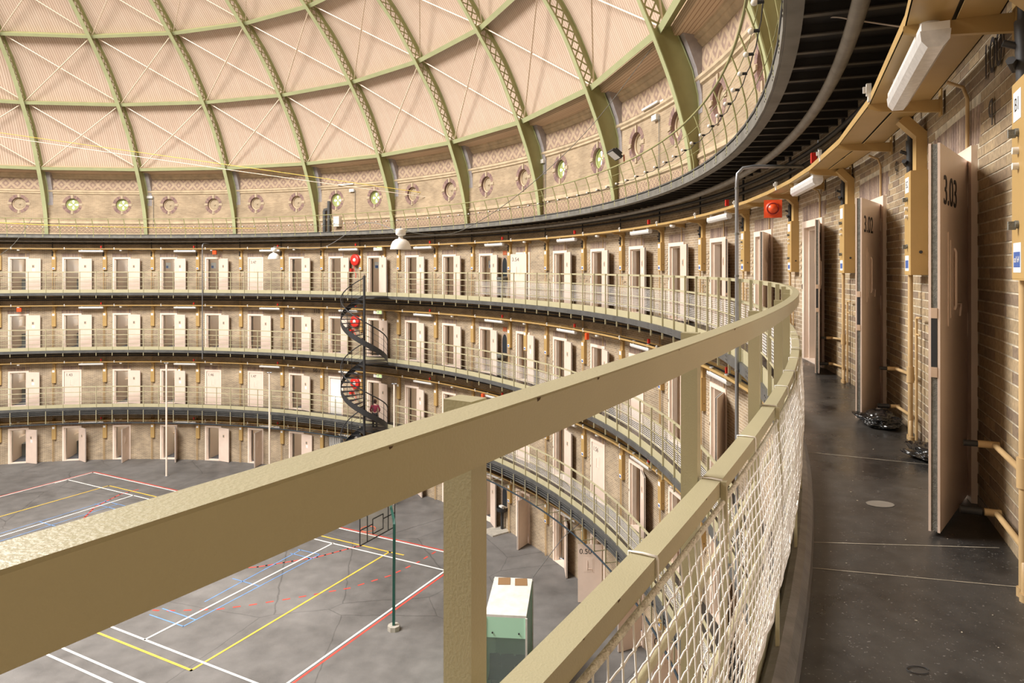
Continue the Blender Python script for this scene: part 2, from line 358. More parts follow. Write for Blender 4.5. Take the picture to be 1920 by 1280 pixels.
H = 3.25; RW = 26.12
AL = lambda n: 31.8406+(n-50)*6.0              # left edge of the frame of cell n (degrees)
DW = math.degrees(0.039)                      # angular width of a door frame
AC = lambda n: AL(n)+DW/2
RINGW = {3: 'top ring', 2: 'third-storey ring', 1: 'second-storey ring', 0: 'ground floor ring'}
A_LO, A_HI = -34, 128
# ------------------------------------------------------------------ floor of the court
mb = MB(); mb.face([P(26.4, a, 0) for a in range(0, 360, 3)][::-1]); mb.obj('floor', 'court', kind='structure')
CA = Vector((0.77, 21.2, 0)); CU = Vector((0.88910, -0.45772, 0)); CV = Vector((-0.45772, -0.88910, 0))
def cpt(u, v, z=0.006): p = CA+CU*u+CV*v; return (p.x, p.y, z)
def line_obj(segs, wid, m, name, label, z):
    mb = MB()
    for (u0, v0, u1, v1) in segs:
        d = Vector((u1-u0, v1-v0)); L = d.length; d /= L; n = Vector((-d.y, d.x))*wid/2; e = d*wid/2
        a, b = Vector((u0, v0))-e, Vector((u1, v1))+e
        mb.face([cpt(*(a+n), z), cpt(*(b+n), z), cpt(*(b-n), z), cpt(*(a-n), z)])
    return mb.obj(name, m, label=label, category='court marking', kind='structure')
line_obj([(-2.98, -0.98, 20.9, -0.98), (-2.98, -0.98, -2.98, 14), (-2.87, 0.39, 20.7, 0.38), (20.71, 0.38, 20.71, 15), (2.57, 0.39, 2.57, 14), (15.3, 0.36, 15.3, 8.4),
          (2.6, 8.42, 22, 8.42), (9.0, 9.8, 19.5, 9.8), (9.0, 10.2, 19.5, 10.2), (-2.87, 0.39, -2.87, 1.0)], 0.075, 'lw', 'white_court_lines', 'white painted lines of the sports court on the dark hall floor', 0.010)
line_obj([(0, 0, 17.9, 0), (17.85, 0, 17.9, 8.82), (0, 0, 0, 8.82), (0, 8.82, 17.9, 8.82), (17.9, 0, 18.5, -0.02)], 0.075, 'ly', 'yellow_court_lines', 'yellow painted rectangle of the volleyball court on the hall floor', 0.007)
line_obj([(14.5, 1.45, 15.6, 1.42), (14.5, 1.86, 15.6, 1.83), (14.3, 4.4, 15.55, 4.38), (14.05, 6.95, 15.6, 6.94), (14.05, 7.4, 15.65, 7.38), (14.62, 1.44, 14.88, 6.0), (15.59, 1.41, 15.64, 7.38),
          (2.1, 1.5, 3.95, 1.48), (2.1, 1.96, 3.95, 1.95), (2.27, 4.45, 3.7, 4.43), (2.2, 1.5, 2.2, 7.4), (3.1, 1.5, 3.1, 7.4)], 0.04, 'lb', 'blue_court_lines', 'thin blue painted marks of the small courts on the hall floor', 0.0045)
def arc_pts(c, r, t0, t1, n): return [(c[0]+r*math.cos(R_(t0+(t1-t0)*i/n)), c[1]+r*math.sin(R_(t0+(t1-t0)*i/n))) for i in range(n+1)]
segs = [(-2.98, -1.10, 20.9, -1.10), (20.83, 0.38, 20.83, 15), (-3.1, -1.1, -3.1, 14)]
pd = [(19.44, -0.82), (19.4, 0.2), (19.15, 1.64), (18.5, 3.05), (17.45, 4.32), (16.4, 5.48), (15.69, 6.16), (14.19, 7.05), (12.5, 7.6), (10.6, 7.8), (8.8, 7.6)]
def dense(pl, st):
    out = [Vector(pl[0])]
    for a, b in zip(pl, pl[1:]):
        a, b = Vector(a), Vector(b); n = max(1, int((b-a).length/st))
        out += [a+(b-a)*i/n for i in range(1, n+1)]
    return out
dp = dense(pd, 0.16)
for i in range(0, len(dp)-2, 3): segs.append((*dp[i], *dp[i+1]))
for pl in ([(16.5, 0.0), (16.33, 0.23), (15.68, 1.64), (14.33, 3.31), (12.9, 4.4), (11.2, 5.0)], [(1.9, -0.3), (1.83, 0.58), (2.5, 2.2), (3.63, 3.42), (5.0, 4.3)]):
    q = dense(pl, 0.3); segs += [(*q[i], *q[i+1]) for i in range(len(q)-1)]
line_obj(segs, 0.075, 'lr', 'red_court_lines', 'red painted boundary, dashed arc and key lines on the hall floor', 0.003)
# ------------------------------------------------------------------ ring walls
ENDS = {}
CLOSED = {(3, 47), (1, 43), (1, 46), (1, 47), (2, 57), (1, 54), (1, 56)}
NR = {3: (40, 65), 2: (40, 60), 1: (40, 60), 0: (40, 60)}
FT = 2.005
SIDE = {0: 'ground_ring', 1: 'second_ring', 2: 'third_ring', 3: 'top_ring'}
WALLS = {}
for k in range(4):
    mb = MB(); z0, z1 = k*H, (k+1)*H
    lo, hi = NR[k]
    def wseg(a0, a1, za, zb, R=RW):
        mb.sweep([(R, za), (R, zb)], a0, a1, 1.0, 0, False, False, True)
    nb0 = 99.36 if k == 3 else 400
    def wall_piece(a0, a1, za, zb):
        if a1 <= nb0: wseg(a0, a1, za, zb)
        elif a0 >= nb0: 
            mb.sweep([(RW+0.0015, za), (RW+0.0015, zb)], a0, a1, 1.0, 1, False, False)
        else: wall_piece(a0, nb0, za, zb); wall_piece(nb0, a1, za, zb)
    wall_piece(A_LO, AL(lo), z0, z1)
    for n in range(lo, hi):
        a, b = AL(n), AL(n)+DW
        if n > lo: wall_piece(AL(n-1)+DW, a, z0, z1)
        wall_piece(a, b, z0+FT, z1)
        # reveals of the opening
        for aa in (a, b): mb.face([P(RW, aa, z0), P(RW+0.34, aa, z0), P(RW+0.34, aa, z0+FT), P(RW, aa, z0+FT)], 2)
        mb.face([P(RW, a, z0+FT), P(RW+0.34, a, z0+FT), P(RW+0.34, b, z0+FT), P(RW, b, z0+FT)], 2)
    last = AL(hi-1)+DW
    if k == 3:
        wall_piece(last, 132, z0, z1); wseg(132, A_LO+360, z0, z1)
    else: wseg(last, A_LO+360, z0, z1)
    WALLS[k] = mb.obj('wall_'+SIDE[k], ['brick', 'mortar', 'reveal'], kind='structure')
# laid bricks of the near wall on the top ring
def brick_T(R, a, z):
    t = R_(a); sx, cx = math.sin(t), math.cos(t)
    def T(x, y, zz): return ((R+y)*sx+x*cx, (R+y)*cx-x*sx, z+zz)
    return T
CAMV = Vector(cam.location)
OPEN3 = [(AL(n)-0.02, AL(n)+DW+0.02) for n in range(61, 65)]
bricks = []
dA = math.degrees(0.22/RW)
row = 0; z = 9.75
while z < 12.98:
    a = 99.38+(dA/2 if row % 2 else 0)
    while a < 131:
        a0, a1 = a+0.009, a+dA-0.009
        for (o0, o1) in OPEN3:
            if z < 9.75+FT-0.01 and a1 > o0 and a0 < o1:
                if a0 < o0-0.12: a1 = o0
                elif a1 > o1+0.12: a0 = o1
                else: a0 = a1
        for (o0, o1) in OPEN3:   # soldier arch zone above the doors
            if 9.75+FT-0.01 <= z < 9.75+FT+0.225 and a1 > o0-0.15 and a0 < o1+0.15:
                if a0 < o0-0.3: a1 = o0-0.15
                elif a1 > o1+0.3: a0 = o1+0.15
                else: a0 = a1
        if a1-a0 > 0.04: bricks.append(((a0+a1)/2, z, R_(a1-a0)*RW/2))
        a += dA
    z += 0.0602; row += 1
def vis(b):
    p = Vector(P(26.1, b[0], b[1]+0.025)); d = p-CAMV
    if d.y < 0.3: return 0
    x = 969+1277*d.x/d.y; y = 504.6-1277*d.z/d.y
    if x < 1540 or x > 1925 or y < 0 or y > 1285: return 0
    return 1/d.y
bricks.sort(key=vis, reverse=True)
def brick_mesh(hw):
    m_ = MB(); j = 0.0
    m_.box(-hw, hw, -0.0022, 0.03, 0.0, 0.0505); return m_
bm_cache = {}
for (a, z, hw) in bricks[:290]:
    key = round(hw, 2)
    if key not in bm_cache: bm_cache[key] = brick_mesh(key).mesh('brick', 'nbrick')
    link('brick', bm_cache[key], WALLS[3], P(RW+random.uniform(-0.001, 0.001), a, z), (0, 0, -R_(a)))
mb = MB()
for (a, z, hw) in bricks[290:]:
    mb.box(-hw, hw, -0.0022, 0.03, 0, 0.0505, 0, brick_T(RW+random.uniform(-0.001, 0.001), a, z))
mb.obj('brick_courses', 'nbrick', WALLS[3], kind='stuff')
sb = MB(); sb.box(-0.0262, 0.0262, -0.003, 0.03, 0, 0.215); sbm = sb.mesh('soldier_brick', 'soldier')
for n in (61, 62, 63):
    for i in range(20):
        a = AL(n)-0.12+i*(DW+0.24)/19
        link('soldier_brick', sbm, WALLS[3], P(RW+0.002, a, 9.75+FT+0.005+0.012*math.sin(PI*i/19)), (0, R_((i-9.5)*0.9), -R_(a)))
# flat purple arches over the other doors
for k in range(4):
    lo, hi = NR[k]; mb = MB()
    for n in range(lo, hi):
        if k == 3 and n in (61, 62, 63, 64): continue
        for i in range(14):
            a = AL(n)+0.0+i*DW/13
            mb.box(-0.033, 0.033, -0.005, 0.01, 0, 0.21, 0, brick_T(RW, a, k*H+FT+0.01))
    mb.obj('door_arch_bricks', 'soldier', WALLS[k], kind='stuff')
# pale lumps of mortar left of each door jamb (keyed-out bricks)
for k in range(4):
    mb = MB(); lo, hi = NR[k]
    for n in range(lo, hi):
        for i in range(9):
            mb.box(-0.035, 0.03, -0.014, 0.01, 0, 0.032, 0, brick_T(RW, AL(n)-0.28+(0.09 if i % 2 else -0.07), k*H+1.2+i*0.060))
    mb.obj('chipped_mortar', 'mould', WALLS[k], kind='stuff')
# ------------------------------------------------------------------ gallery decks
def ring_obj(name, prof, m, parent=None, a0=0, a1=360, step=2.0, caps=True, **pr):
    mb = MB(); mb.sweep(prof, a0, a1, step, 0, caps); return mb.obj(name, m, parent, **pr)
# the camera stands on floor_top_ring
for k in (1, 2, 3, 4):
    z = k*H
    f = ring_obj('floor_'+{1: 'first_gallery', 2: 'second_gallery', 3: 'third_gallery', 4: 'upper_gallery'}[k], [(25.17, z), (26.45 if k < 4 else 26.2, z), (26.45 if k < 4 else 26.2, z-0.07), (25.17, z-0.07)], 'deck', kind='structure')
    ring_obj('fascia', [(25.11, z-0.02), (25.16, z-0.02), (25.16, z-0.17), (25.11, z-0.17)], 'steel' if k < 4 else 'steel4', f, step=2)
    if k < 4:
        ring_obj('kick_plate', [(25.155, z+0.165), (25.172, z+0.165), (25.172, z-0.02), (25.155, z-0.02)], 'olive', f, step=1)
        ring_obj('floor_edge_roll', [(25.174, z-0.01), (25.174, z+0.05), (25.19, z+0.075), (25.215, z+0.085), (25.245, z+0.075), (25.268, z+0.045), (25.275, z)], 'roll', f, step=1)
    else:
        ring_obj('edge_angle', [(25.10, z+0.03), (25.20, z+0.03), (25.20, z-0.0), (25.10, z)], 'steel', f)
        ring_obj('bottom_flange', [(25.13, z-0.165), (25.24, z-0.165), (25.24, z-0.18), (25.13, z-0.18)], 'steel4', f, step=1)
    # radial beams below
    mb = MB()
    for i in range(A_LO, 132, 1):
        T = brick_T(25.2, i+0.5, z-0.16)
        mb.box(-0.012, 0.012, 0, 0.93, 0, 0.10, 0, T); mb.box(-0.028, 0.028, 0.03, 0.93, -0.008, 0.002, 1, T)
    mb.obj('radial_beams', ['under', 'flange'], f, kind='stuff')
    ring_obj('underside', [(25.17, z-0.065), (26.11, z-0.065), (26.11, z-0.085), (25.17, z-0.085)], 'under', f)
    for rr_, zz_ in ((25.98, z-0.34), (26.02, z-0.46)):
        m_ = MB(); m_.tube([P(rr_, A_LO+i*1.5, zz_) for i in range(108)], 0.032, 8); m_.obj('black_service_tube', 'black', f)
    mb = MB()
    for i in range(A_LO, 132, 2):       # bolts on the fascia
        for dz in (-0.06, -0.12):
            for da in (0.35, 0.6): 
                T = brick_T(25.11, i+da, z+dz); mb.box(-0.008, 0.008, -0.008, 0, -0.008, 0.008, 0, T)
    mb.obj('bolts', 'flange', f, kind='stuff')
    if k == 1:
        m_ = MB(); m_.tube([P(25.09, A_LO+i*1.5, 2.34) for i in range(110)], 0.03, 8); m_.obj('dark_tube', 'bluetube', f)
        mb = MB()
        for i in range(A_LO, 132, 2): mb.box(-0.012, 0.012, 0, 0.55, -0.012, 0.012, 0, brick_T(25.1, i+0.87, 2.36))
        mb.obj('tube_brackets', 'olive', f, kind='stuff')
        for zz in (3.04, 2.95, 2.86): ring_obj('slotted_rail', [(25.13, zz), (25.17, zz), (25.17, zz-0.035), (25.13, zz-0.035)], 'steel', f, A_LO, 132)
        ring_obj('back_channel', [(25.2, 3.07), (25.22, 3.07), (25.22, 2.82), (25.2, 2.82)], 'black', f)
        mb = MB()
        for i in range(A_LO, 132, 2): mb.box(-0.05, 0.05, -0.02, 0.08, -0.25, 0.03, 0, brick_T(25.14, i+1.0, 3.07))
        mb.obj('rail_hangers', 'black', f, kind='stuff')
# joints in the near floor: thin pale scratches
mb = MB()
for (x0, y0, x1, y1) in ((22.70, -11.47, 23.7, -11.75), (22.86, -10.62, 23.85, -10.85), (23.0, -10.35, 23.9, -10.42), (23.4, -8.6, 24.5, -9.1)):
    d = Vector((x1-x0, y1-y0)); n_ = Vector((-d.y, d.x)).normalized()*0.0022
    mb.face([(x0+n_.x, y0+n_.y, 9.7515), (x1+n_.x, y1+n_.y, 9.7515), (x1-n_.x, y1-n_.y, 9.7515), (x0-n_.x, y0-n_.y, 9.7515)])
mb.obj('floor_joint', 'mortar', bpy.data.objects['floor_third_gallery'])
mb = MB(); mb.face([(23.657+0.075*math.cos(t), -9.823+0.055*math.sin(t), 9.7525) for t in [2*PI*i/20 for i in range(20)]]); mb.obj('floor_patch', 'flangel', bpy.data.objects['floor_third_gallery'])
mb = MB()
for i in range(70):
    a_ = random.uniform(100, 119); r_ = random.uniform(25.33, 26.0); p_ = P(r_, a_, 9.752); q_ = random.uniform(0.002, 0.006); t_ = random.uniform(0, 3)
    mb.face([(p_[0]+q_*math.cos(t_+u)*(1.6 if u in (0, PI) else 0.6), p_[1]+q_*math.sin(t_+u), 9.7525) for u in (0, PI/2, PI, 3*PI/2)])
mb.obj('paint_flakes', 'mortar', bpy.data.objects['floor_third_gallery'], kind='stuff')
# ------------------------------------------------------------------ railings
STAIR_A, STAIR_R = 36.5, 23.98
def post_angles(k, a0, a1):
    out = []; i = -40
    while True:
        a = 2*i+0.88 if 2*i+0.88 < 36 else 2*i+0.86
        i += 1
        if a < a0: continue
        if a > a1: break
        out.append(a)
    return out
mb = MB(); mb.box(-0.0145, 0.0145, 0, 0.036, 9.43-9.75, 1.172); POST3 = mb.mesh('post', 'olive')
mb = MB(); mb.box(-0.0145, 0.0145, 0, 0.036, -0.34, 1.16); POST2 = mb.mesh('post', 'olive')
mb = MB(); mb.box(-0.0145, 0.0145, 0, 0.036, -0.90, 1.16); POST1 = mb.mesh('post', 'olive')
mb = MB(); mb.box(-0.008, 0.008, 0, 0.012, 0.0, 0.86); STAN = mb.mesh('stanchion', 'olive')
GAP = (34.2, 38.2)
RAILLBL = {3: 'olive balustrade with white netting, its handrail passing close by in the foreground',
           2: 'olive balustrade with netting on the middle gallery, one storey below',
           1: 'olive green balustrade with netting on the lowest gallery, with the long posts'}
RAILS = {}
for k in (1, 2, 3):
    z = k*H
    rl = empty('gallery_railing', (0, 0, 0), 0, label=RAILLBL[k], category='railing', group=None); RAILS[k] = rl
    spans = [(A_LO, GAP[0]), (GAP[1], 133)]
    for (a0, a1) in spans:
        st = 0.25 if k == 3 else 1.0
        for nm, prof in (('handrail', [(25.158, 1.171), (25.160, 1.173), (25.197, 1.173), (25.199, 1.171), (25.199, 1.126), (25.158, 1.126)]),
                         ('mid_rail', [(25.158, 0.859), (25.199, 0.859), (25.199, 0.826), (25.158, 0.826)])):
            pr = [(R, z+h) for R, h in prof]
            if k == 3 and a0 > 30:
                m_ = MB(); m_.sweep(pr, a0, 108, 1.0); m_.sweep(pr, 108, 126, 0.2); m_.obj(nm, 'olive', rl)
            else: ring_obj(nm, pr, 'olive', rl, a0, a1, st if k == 3 and a0 > 30 else 1.0)
        for hh in (0.60, 0.33):
            m_ = MB(); m_.tube([P(25.14, a0+(a1-a0)*i/int((a1-a0)), z+hh) for i in range(int(a1-a0)+1)], 0.011, 6); m_.obj('round_rail', 'olive', rl)
        for a in post_angles(k, a0+0.3, a1-0.2):
            if k == 3: aa = a if a < 36 else (a+(0.0 if a < 70 else -0.02*(a-70)/2.2*0.5))
            else: aa = a
            if k == 3 and a > 100: aa = {102.86: 102.87, 104.86: 104.88}.get(round(a, 2), a)
            link('post', {3: POST3, 2: POST2, 1: POST1}[k], rl, P(25.1145, aa, z), (0, 0, -R_(aa)))
            if a > 50: link('stanchion', STAN, rl, P(25.20, aa+0.02, z), (0, 0, -R_(aa)))
    # netting, square mesh 4.5 cm
    mb = MB(); step = math.degrees(0.0455/25.2); na0, na1 = 52.0, (122.6 if k == 3 else 108.0)
    near = 112.0
    a = na0; i = 0
    zt, zb = 0.815, 0.26
    def npos(a, h):
        t = (zt-h)/(zt-zb); nn = noise.noise(Vector((a*3.1, h*9, 1.3)))
        bulge = 0.014*math.sin(min(1, t)*PI)+0.005*nn
        return P(25.208+bulge, a+0.009*noise.noise(Vector((a*20, h*22, 5))), z+h)
    nz = 16
    while a < na1:
        if k == 3 and a > near:
            pts = [npos(a, zt-(zt-zb)*j/nz) for j in range(nz+1)]; mb.tube(pts, 0.0016, 5, caps=False)
            for p in pts[1:-1]: 
                q = Vector(p); mb.tube([q+Vector((0, 0, 0.005)), q, q-Vector((0, 0, 0.005))], 0.003, 5, rs=[0.001, 0.0034, 0.001])
        elif k == 3: 
            pts = [npos(a, zt-(zt-zb)*j/4) for j in range(5)]; mb.tube(pts, 0.0018, 4, caps=False)
        elif i % 2 == 0:
            mb.tube([npos(a, zt), npos(a, zb)], 0.002, 3, caps=False)
        a += step; i += 1
    rows_n = nz if k == 3 else 12
    for j in range(1, rows_n+1):
        h = zt-(zt-zb)*j/rows_n
        aa = na0; pts = []; lim = near if k == 3 else na1
        while aa < lim: pts.append(npos(aa, h)); aa += 0.5
        mb.tube(pts, 0.0034 if k == 3 else 0.0045, 4, caps=False)
        if k == 3:
            pts = []; aa = near
            while aa < na1: pts.append(npos(aa, h+0.003*math.sin(aa*60))); aa += step/2
            mb.tube(pts, 0.0016, 5, caps=False)
    # bunched lower edge
    for q in range(5 if k == 3 else 1):
        pts = []; aa = na0
        while aa < na1:
            pts.append(P(25.212+0.010*noise.noise(Vector((aa*2.5, q*3, 0))), aa, z+zb+0.02+0.030*noise.noise(Vector((aa*2.1, q*7.7, 4))))); aa += 0.12 if k == 3 else 0.5
        mb.tube(pts, 0.0028, 4, caps=False)
    mb.obj('netting', 'net', rl, kind='stuff')
# rope along the lower handrail edge and the white cord ties
rl = RAILS[3]
mb = MB(); pts = []; a = 96.0
while a < 123: pts.append(P(25.205, a, 9.75+0.817)); a += 0.1
mb.tube(pts, 0.0055, 8, caps=False); mb.obj('netting_rope', 'rope', rl)
mb = MB()
for s_ in (-1, 1): mb.tube([(s_*0.001, y, zz) for y, zz in ((-0.003, -0.036), (-0.003, 0.002), (0.020, 0.003), (0.0435, 0.002), (0.0445, -0.002), (0.045, -0.04), (0.046, -0.055))], 0.0016, 6)
TIE = mb.mesh('cord_tie', 'net')
for a in [119.89, 118.88, 117.92, 116.85, 115.9, 114.9, 113.8, 112.7, 111.5, 110.3, 109.0, 107.5, 106.0, 120.95]:
    link('cord_tie', TIE, rl, P(25.158, a, 9.75+0.859), (0, 0, -R_(a)))
mb = MB(); mb.face([(-0.004, 0, 0.0004), (0.001, 0.002, 0.0004), (0.005, 0.0, 0.0004), (0.003, -0.0005, -0.004), (-0.002, -0.0005, -0.003)]); CHP = mb.mesh('paint_chip', 'rustd', False)
for i, a_ in enumerate((121.3, 120.9, 120.62, 120.5, 120.33, 120.1, 119.6, 119.1, 118.4, 117.6)):
    for (RR_, hh_) in ((25.1995, 1.1725), (25.1995, 0.859)):
        if (i+int(hh_)) % 2: o_ = link('paint_chip', CHP, rl, P(RR_, a_+0.07*(i % 3), 9.75+hh_), (0, 0, -R_(a_))); o_.scale = (0.6+0.25*(i % 3),)*3
# upper gallery rail, bowed balusters
r4 = empty('upper_gallery_railing', label='thin bowed olive railing of the upper gallery at the foot of the dome', category='railing')
for (R, z, r) in ((24.90, 13.90, 0.020), (24.99, 13.70, 0.006), (25.14, 13.36, 0.006)):
    m_ = MB(); m_.tube([P(R, A_LO+i, z) for i in range(0, 166)], r, 6 if r > 0.01 else 4); m_.obj('handrail' if r > 0.01 else 'wire', 'greend', r4)
mb = MB(); pts = [(0, 0.215, 12.86-13), (0, 0.205, 0.15), (0, 0.17, 0.35), (0, 0.11, 0.6), (0, 0.045, 0.79), (0, 0.0, 0.90)]
for p, q in zip(pts, pts[1:]):
    v0 = [(x, p[1]+y, p[2]) for x, y in ((-0.02, -0.008), (0.02, -0.008), (0.02, 0.008), (-0.02, 0.008))]
    v1 = [(x, q[1]+y, q[2]) for x, y in ((-0.02, -0.008), (0.02, -0.008), (0.02, 0.008), (-0.02, 0.008))]
    mb.grid([v0, v1], 0, False, True)
BAL = mb.mesh('baluster', 'greend')
for a in post_angles(4, A_LO, 121): link('baluster', BAL, r4, P(24.90, a-0.3, 13.0), (0, 0, -R_(a-0.3)))
# string of bulbs along it
sl = empty('string_lights', label='black cable strung with round white bulbs along the upper railing', category='string lights')
mb = MB(); m2 = MB(); m2.tube([(0, 0, 0), (0, -0.06, 0)], 0.018, 8); SOCK = m2.mesh('socket', 'black')
m3 = MB(); m3.lathe([(0.001, -0.115), (0.022, -0.108), (0.032, -0.088), (0.028, -0.066), (0.014, -0.055)], 12, 0, (0, 0, 0), True, 'y'); BULB = m3.mesh('bulb', 'bulb')
pts = []; a = -20.0; i = 0
while a < 119:
    zz = 13.42; pts += [P(24.99, a, zz), P(24.99, a+0.875, zz-0.035)]
    b = link('bulb', BULB, sl, P(25.0, a, zz), (0, 0, -R_(a))); s_ = link('socket', SOCK, b)
    a += 1.75
mb.tube(pts, 0.007, 5); mb.obj('cable', 'black', sl)
# ------------------------------------------------------------------ drum wall with round windows
dw = MB()
def drum_panel(ac, hole):
    a0, a1 = ac-3, ac+3
    for (za, zb) in ((13.0, 14.1), (15.45, 16.6)): dw.sweep([(26.1, za), (26.1, zb)], a0, a1, 1.0, 0, False, False, True)
    n = 32; zc = 14.80; za, zb = 14.1, 15.45
    k = 1/R_(1)/26.1
    inner = []; outer = []
    for i in range(n):
        t = 2*PI*i/n; c, s = math.cos(t), math.sin(t)
        inner.append((ac+hole*c*k, zc+hole*s))
        w2, ht, hb = 3.0/k, zb-zc, zc-za
        sc_ = min(w2/abs(c) if abs(c) > 1e-6 else 1e9, (ht if s > 0 else hb)/abs(s) if abs(s) > 1e-6 else 1e9)
        outer.append([ac+sc_*c*k, zc+sc_*s])
    # snap nearest samples to the corners
    for (xa, xz) in ((a0, za), (a0, zb), (a1, za), (a1, zb)):
        j = min(range(n), key=lambda q: ((outer[q][0]-xa)/k)**2+(outer[q][1]-xz)**2); outer[j] = [xa, xz]
    mids = [[(i_[0]*0.6+o_[0]*0.4), (i_[1]*0.6+o_[1]*0.4)] for i_, o_ in zip(inner, outer)]
    rows = [[P(26.1, q[0], q[1]) for q in r] for r in (inner, mids, outer)]
    uvs = [[(R_(q[0])*26.1, q[1]) for q in r] for r in (inner, mids, outer)]
    dw.grid(rows, 0, False, True, uvs)
    dw.grid([[P(26.1, q[0], q[1]) for q in inner], [P(26.42, q[0], q[1]) for q in inner]], 1, True, True)
for i in range(60): drum_panel(3.0+i*6-54, 0.36)
drum = dw.obj('wall_drum', ['drum', 'pbrick'], kind='structure')
for (nm, pr, mm) in (('moulding', [(26.1, 15.38), (26.04, 15.42), (26.04, 15.48), (25.99, 15.53), (25.99, 15.60), (26.1, 15.64)], 'mould'),
                     ('moulding', [(26.1, 13.66), (26.05, 13.70), (26.05, 13.78), (26.1, 13.83)], 'mould'),
                     ('skirting', [(26.1, 13.0), (26.05, 13.0), (26.05, 13.12), (26.1, 13.15)], 'mould'),
                     ('cornice', [(26.1, 16.28), (26.03, 16.34), (25.98, 16.40), (25.98, 16.44), (25.90, 16.50), (25.90, 16.58), (26.1, 16.6)], 'mould')):
    ring_obj(nm, pr, mm, drum, step=2.0)
for nm, za, zb, mm in (('frieze', 15.66, 16.24, 'diam'), ('spotted_band', 13.20, 13.62, 'diam2')):
    m_ = MB(); m_.sweep([(26.09, za), (26.09, zb)], 0, 360, 2.0, 0, False, False)
    # uv for the pattern: v from 0 at the band's foot
    m_.uv = []
    for i in range(180): m_.uv.append([(R_(2*i)*26.1, 0), (R_(2*i)*26.1, zb-za-0.06), (R_(2*i+2)*26.1, zb-za-0.06), (R_(2*i+2)*26.1, 0)])
    m_.obj(nm, mm, drum)
mb = MB(); a = A_LO
while a < 120: mb.box(-0.035, 0.035, -0.05, 0.02, 0, 0.09, 0, brick_T(26.05, a, 16.40)); a += 0.30
mb.obj('dentils', 'mould', drum, kind='stuff')
# sloping soffit boards between cornice and the lowest purlin
# windows of the drum
vo = MB()
for i in range(32):
    t0, t1 = 2*PI*(i+0.04)/32, 2*PI*(i+0.96)/32
    if i in (0, 8, 16, 24) or i in (31, 7, 15, 23): continue
    q = [(0.36*math.cos(t), 0.36*math.sin(t)) for t in (t0, t1)]+[(0.53*math.cos(t), 0.53*math.sin(t)) for t in (t1, t0)]
    vo.face([(x, -0.012, z) for x, z in q])
    vo.face([(x, 0.0, z) for x, z in q])
    for (p, p2) in zip(q, q[1:]+q[:1]): vo.face([(p[0], -0.012, p[1]), (p2[0], -0.012, p2[1]), (p2[0], 0, p2[1]), (p[0], 0, p[1])])
VOU = vo.mesh('brick_surround', 'pbrick')
ks = MB()
for t in (0, PI/2, PI, 3*PI/2):
    c, s = math.cos(t), math.sin(t)
    q = [(c*r-s*w_, s*r+c*w_) for r, w_ in ((0.35, -0.045), (0.56, -0.065), (0.56, 0.065), (0.35, 0.045))]
    ks.face([(x, -0.035, z) for x, z in q])
    for (p, p2) in zip(q, q[1:]+q[:1]): ks.face([(p[0], -0.035, p[1]), (p2[0], -0.035, p2[1]), (p2[0], 0, p2[1]), (p[0], 0, p[1])])
KEY = ks.mesh('keystone', 'key')
fr = MB(); fr.lathe([(0.36, 0.10), (0.335, 0.09), (0.31, 0.11), (0.31, 0.16), (0.36, 0.16)], 32, 0, (0, 0, 0), True, 'y'); FRM = fr.mesh('frame', 'mould')
frg = FRM.copy(); frg.materials.clear(); frg.materials.append(M['windowp'])
dk = MB(); dk.face([(0.32*math.cos(2*PI*i/32), 0.15, 0.32*math.sin(2*PI*i/32)) for i in range(32)])
dk.lathe([(0.25, 0.15), (0.23, 0.12), (0.21, 0.15)], 24, 0, (0, 0, 0), True, 'y'); dk.lathe([(0.06, 0.15), (0.04, 0.10), (0.001, 0.10)], 16, 0, (0, 0, 0), True, 'y')
DSK = dk.mesh('blind_panel', 'blind')
ds2 = MB(); ds2.face([(0.32*math.cos(2*PI*i/32), 0.145, 0.32*math.sin(2*PI*i/32)) for i in range(32)]); PLT = ds2.mesh('iron_plate', 'windowp')
def petal(t):
    m_ = MB(); pts = []
    for i in range(20):
        u = 2*PI*i/20; r = 0.155+0.10*math.cos(u); w_ = 0.066*math.sin(u)*(0.75+0.45*math.cos(u))
        pts.append((math.cos(t)*r-math.sin(t)*w_, 0.138, math.sin(t)*r+math.cos(t)*w_))
    m_.face(pts); return m_.mesh('pane', 'lit')
PET = [petal(i*PI/2) for i in range(4)]
LITWIN = {-9: 1, -3: 1, 27: 1, 33: 1, 63: 1, 69: 1}
for i, ac in enumerate(range(-15, 112, 6)):
    lit = ac in LITWIN
    o = at('window_%d' % (i+1), 26.1, ac, 14.80, kind='structure', label=('round window of four glowing glass petals' if lit else 'round blind window filled with a ribbed plaster disc')+' in a purple brick ring')
    link('brick_surround', VOU, o); link('keystone', KEY, o); link('frame', frg if lit else FRM, o)
    if lit:
        pl = link('iron_plate', PLT, o)
        for p in PET: link('pane', p, pl)
    else: link('blind_panel', DSK, o)
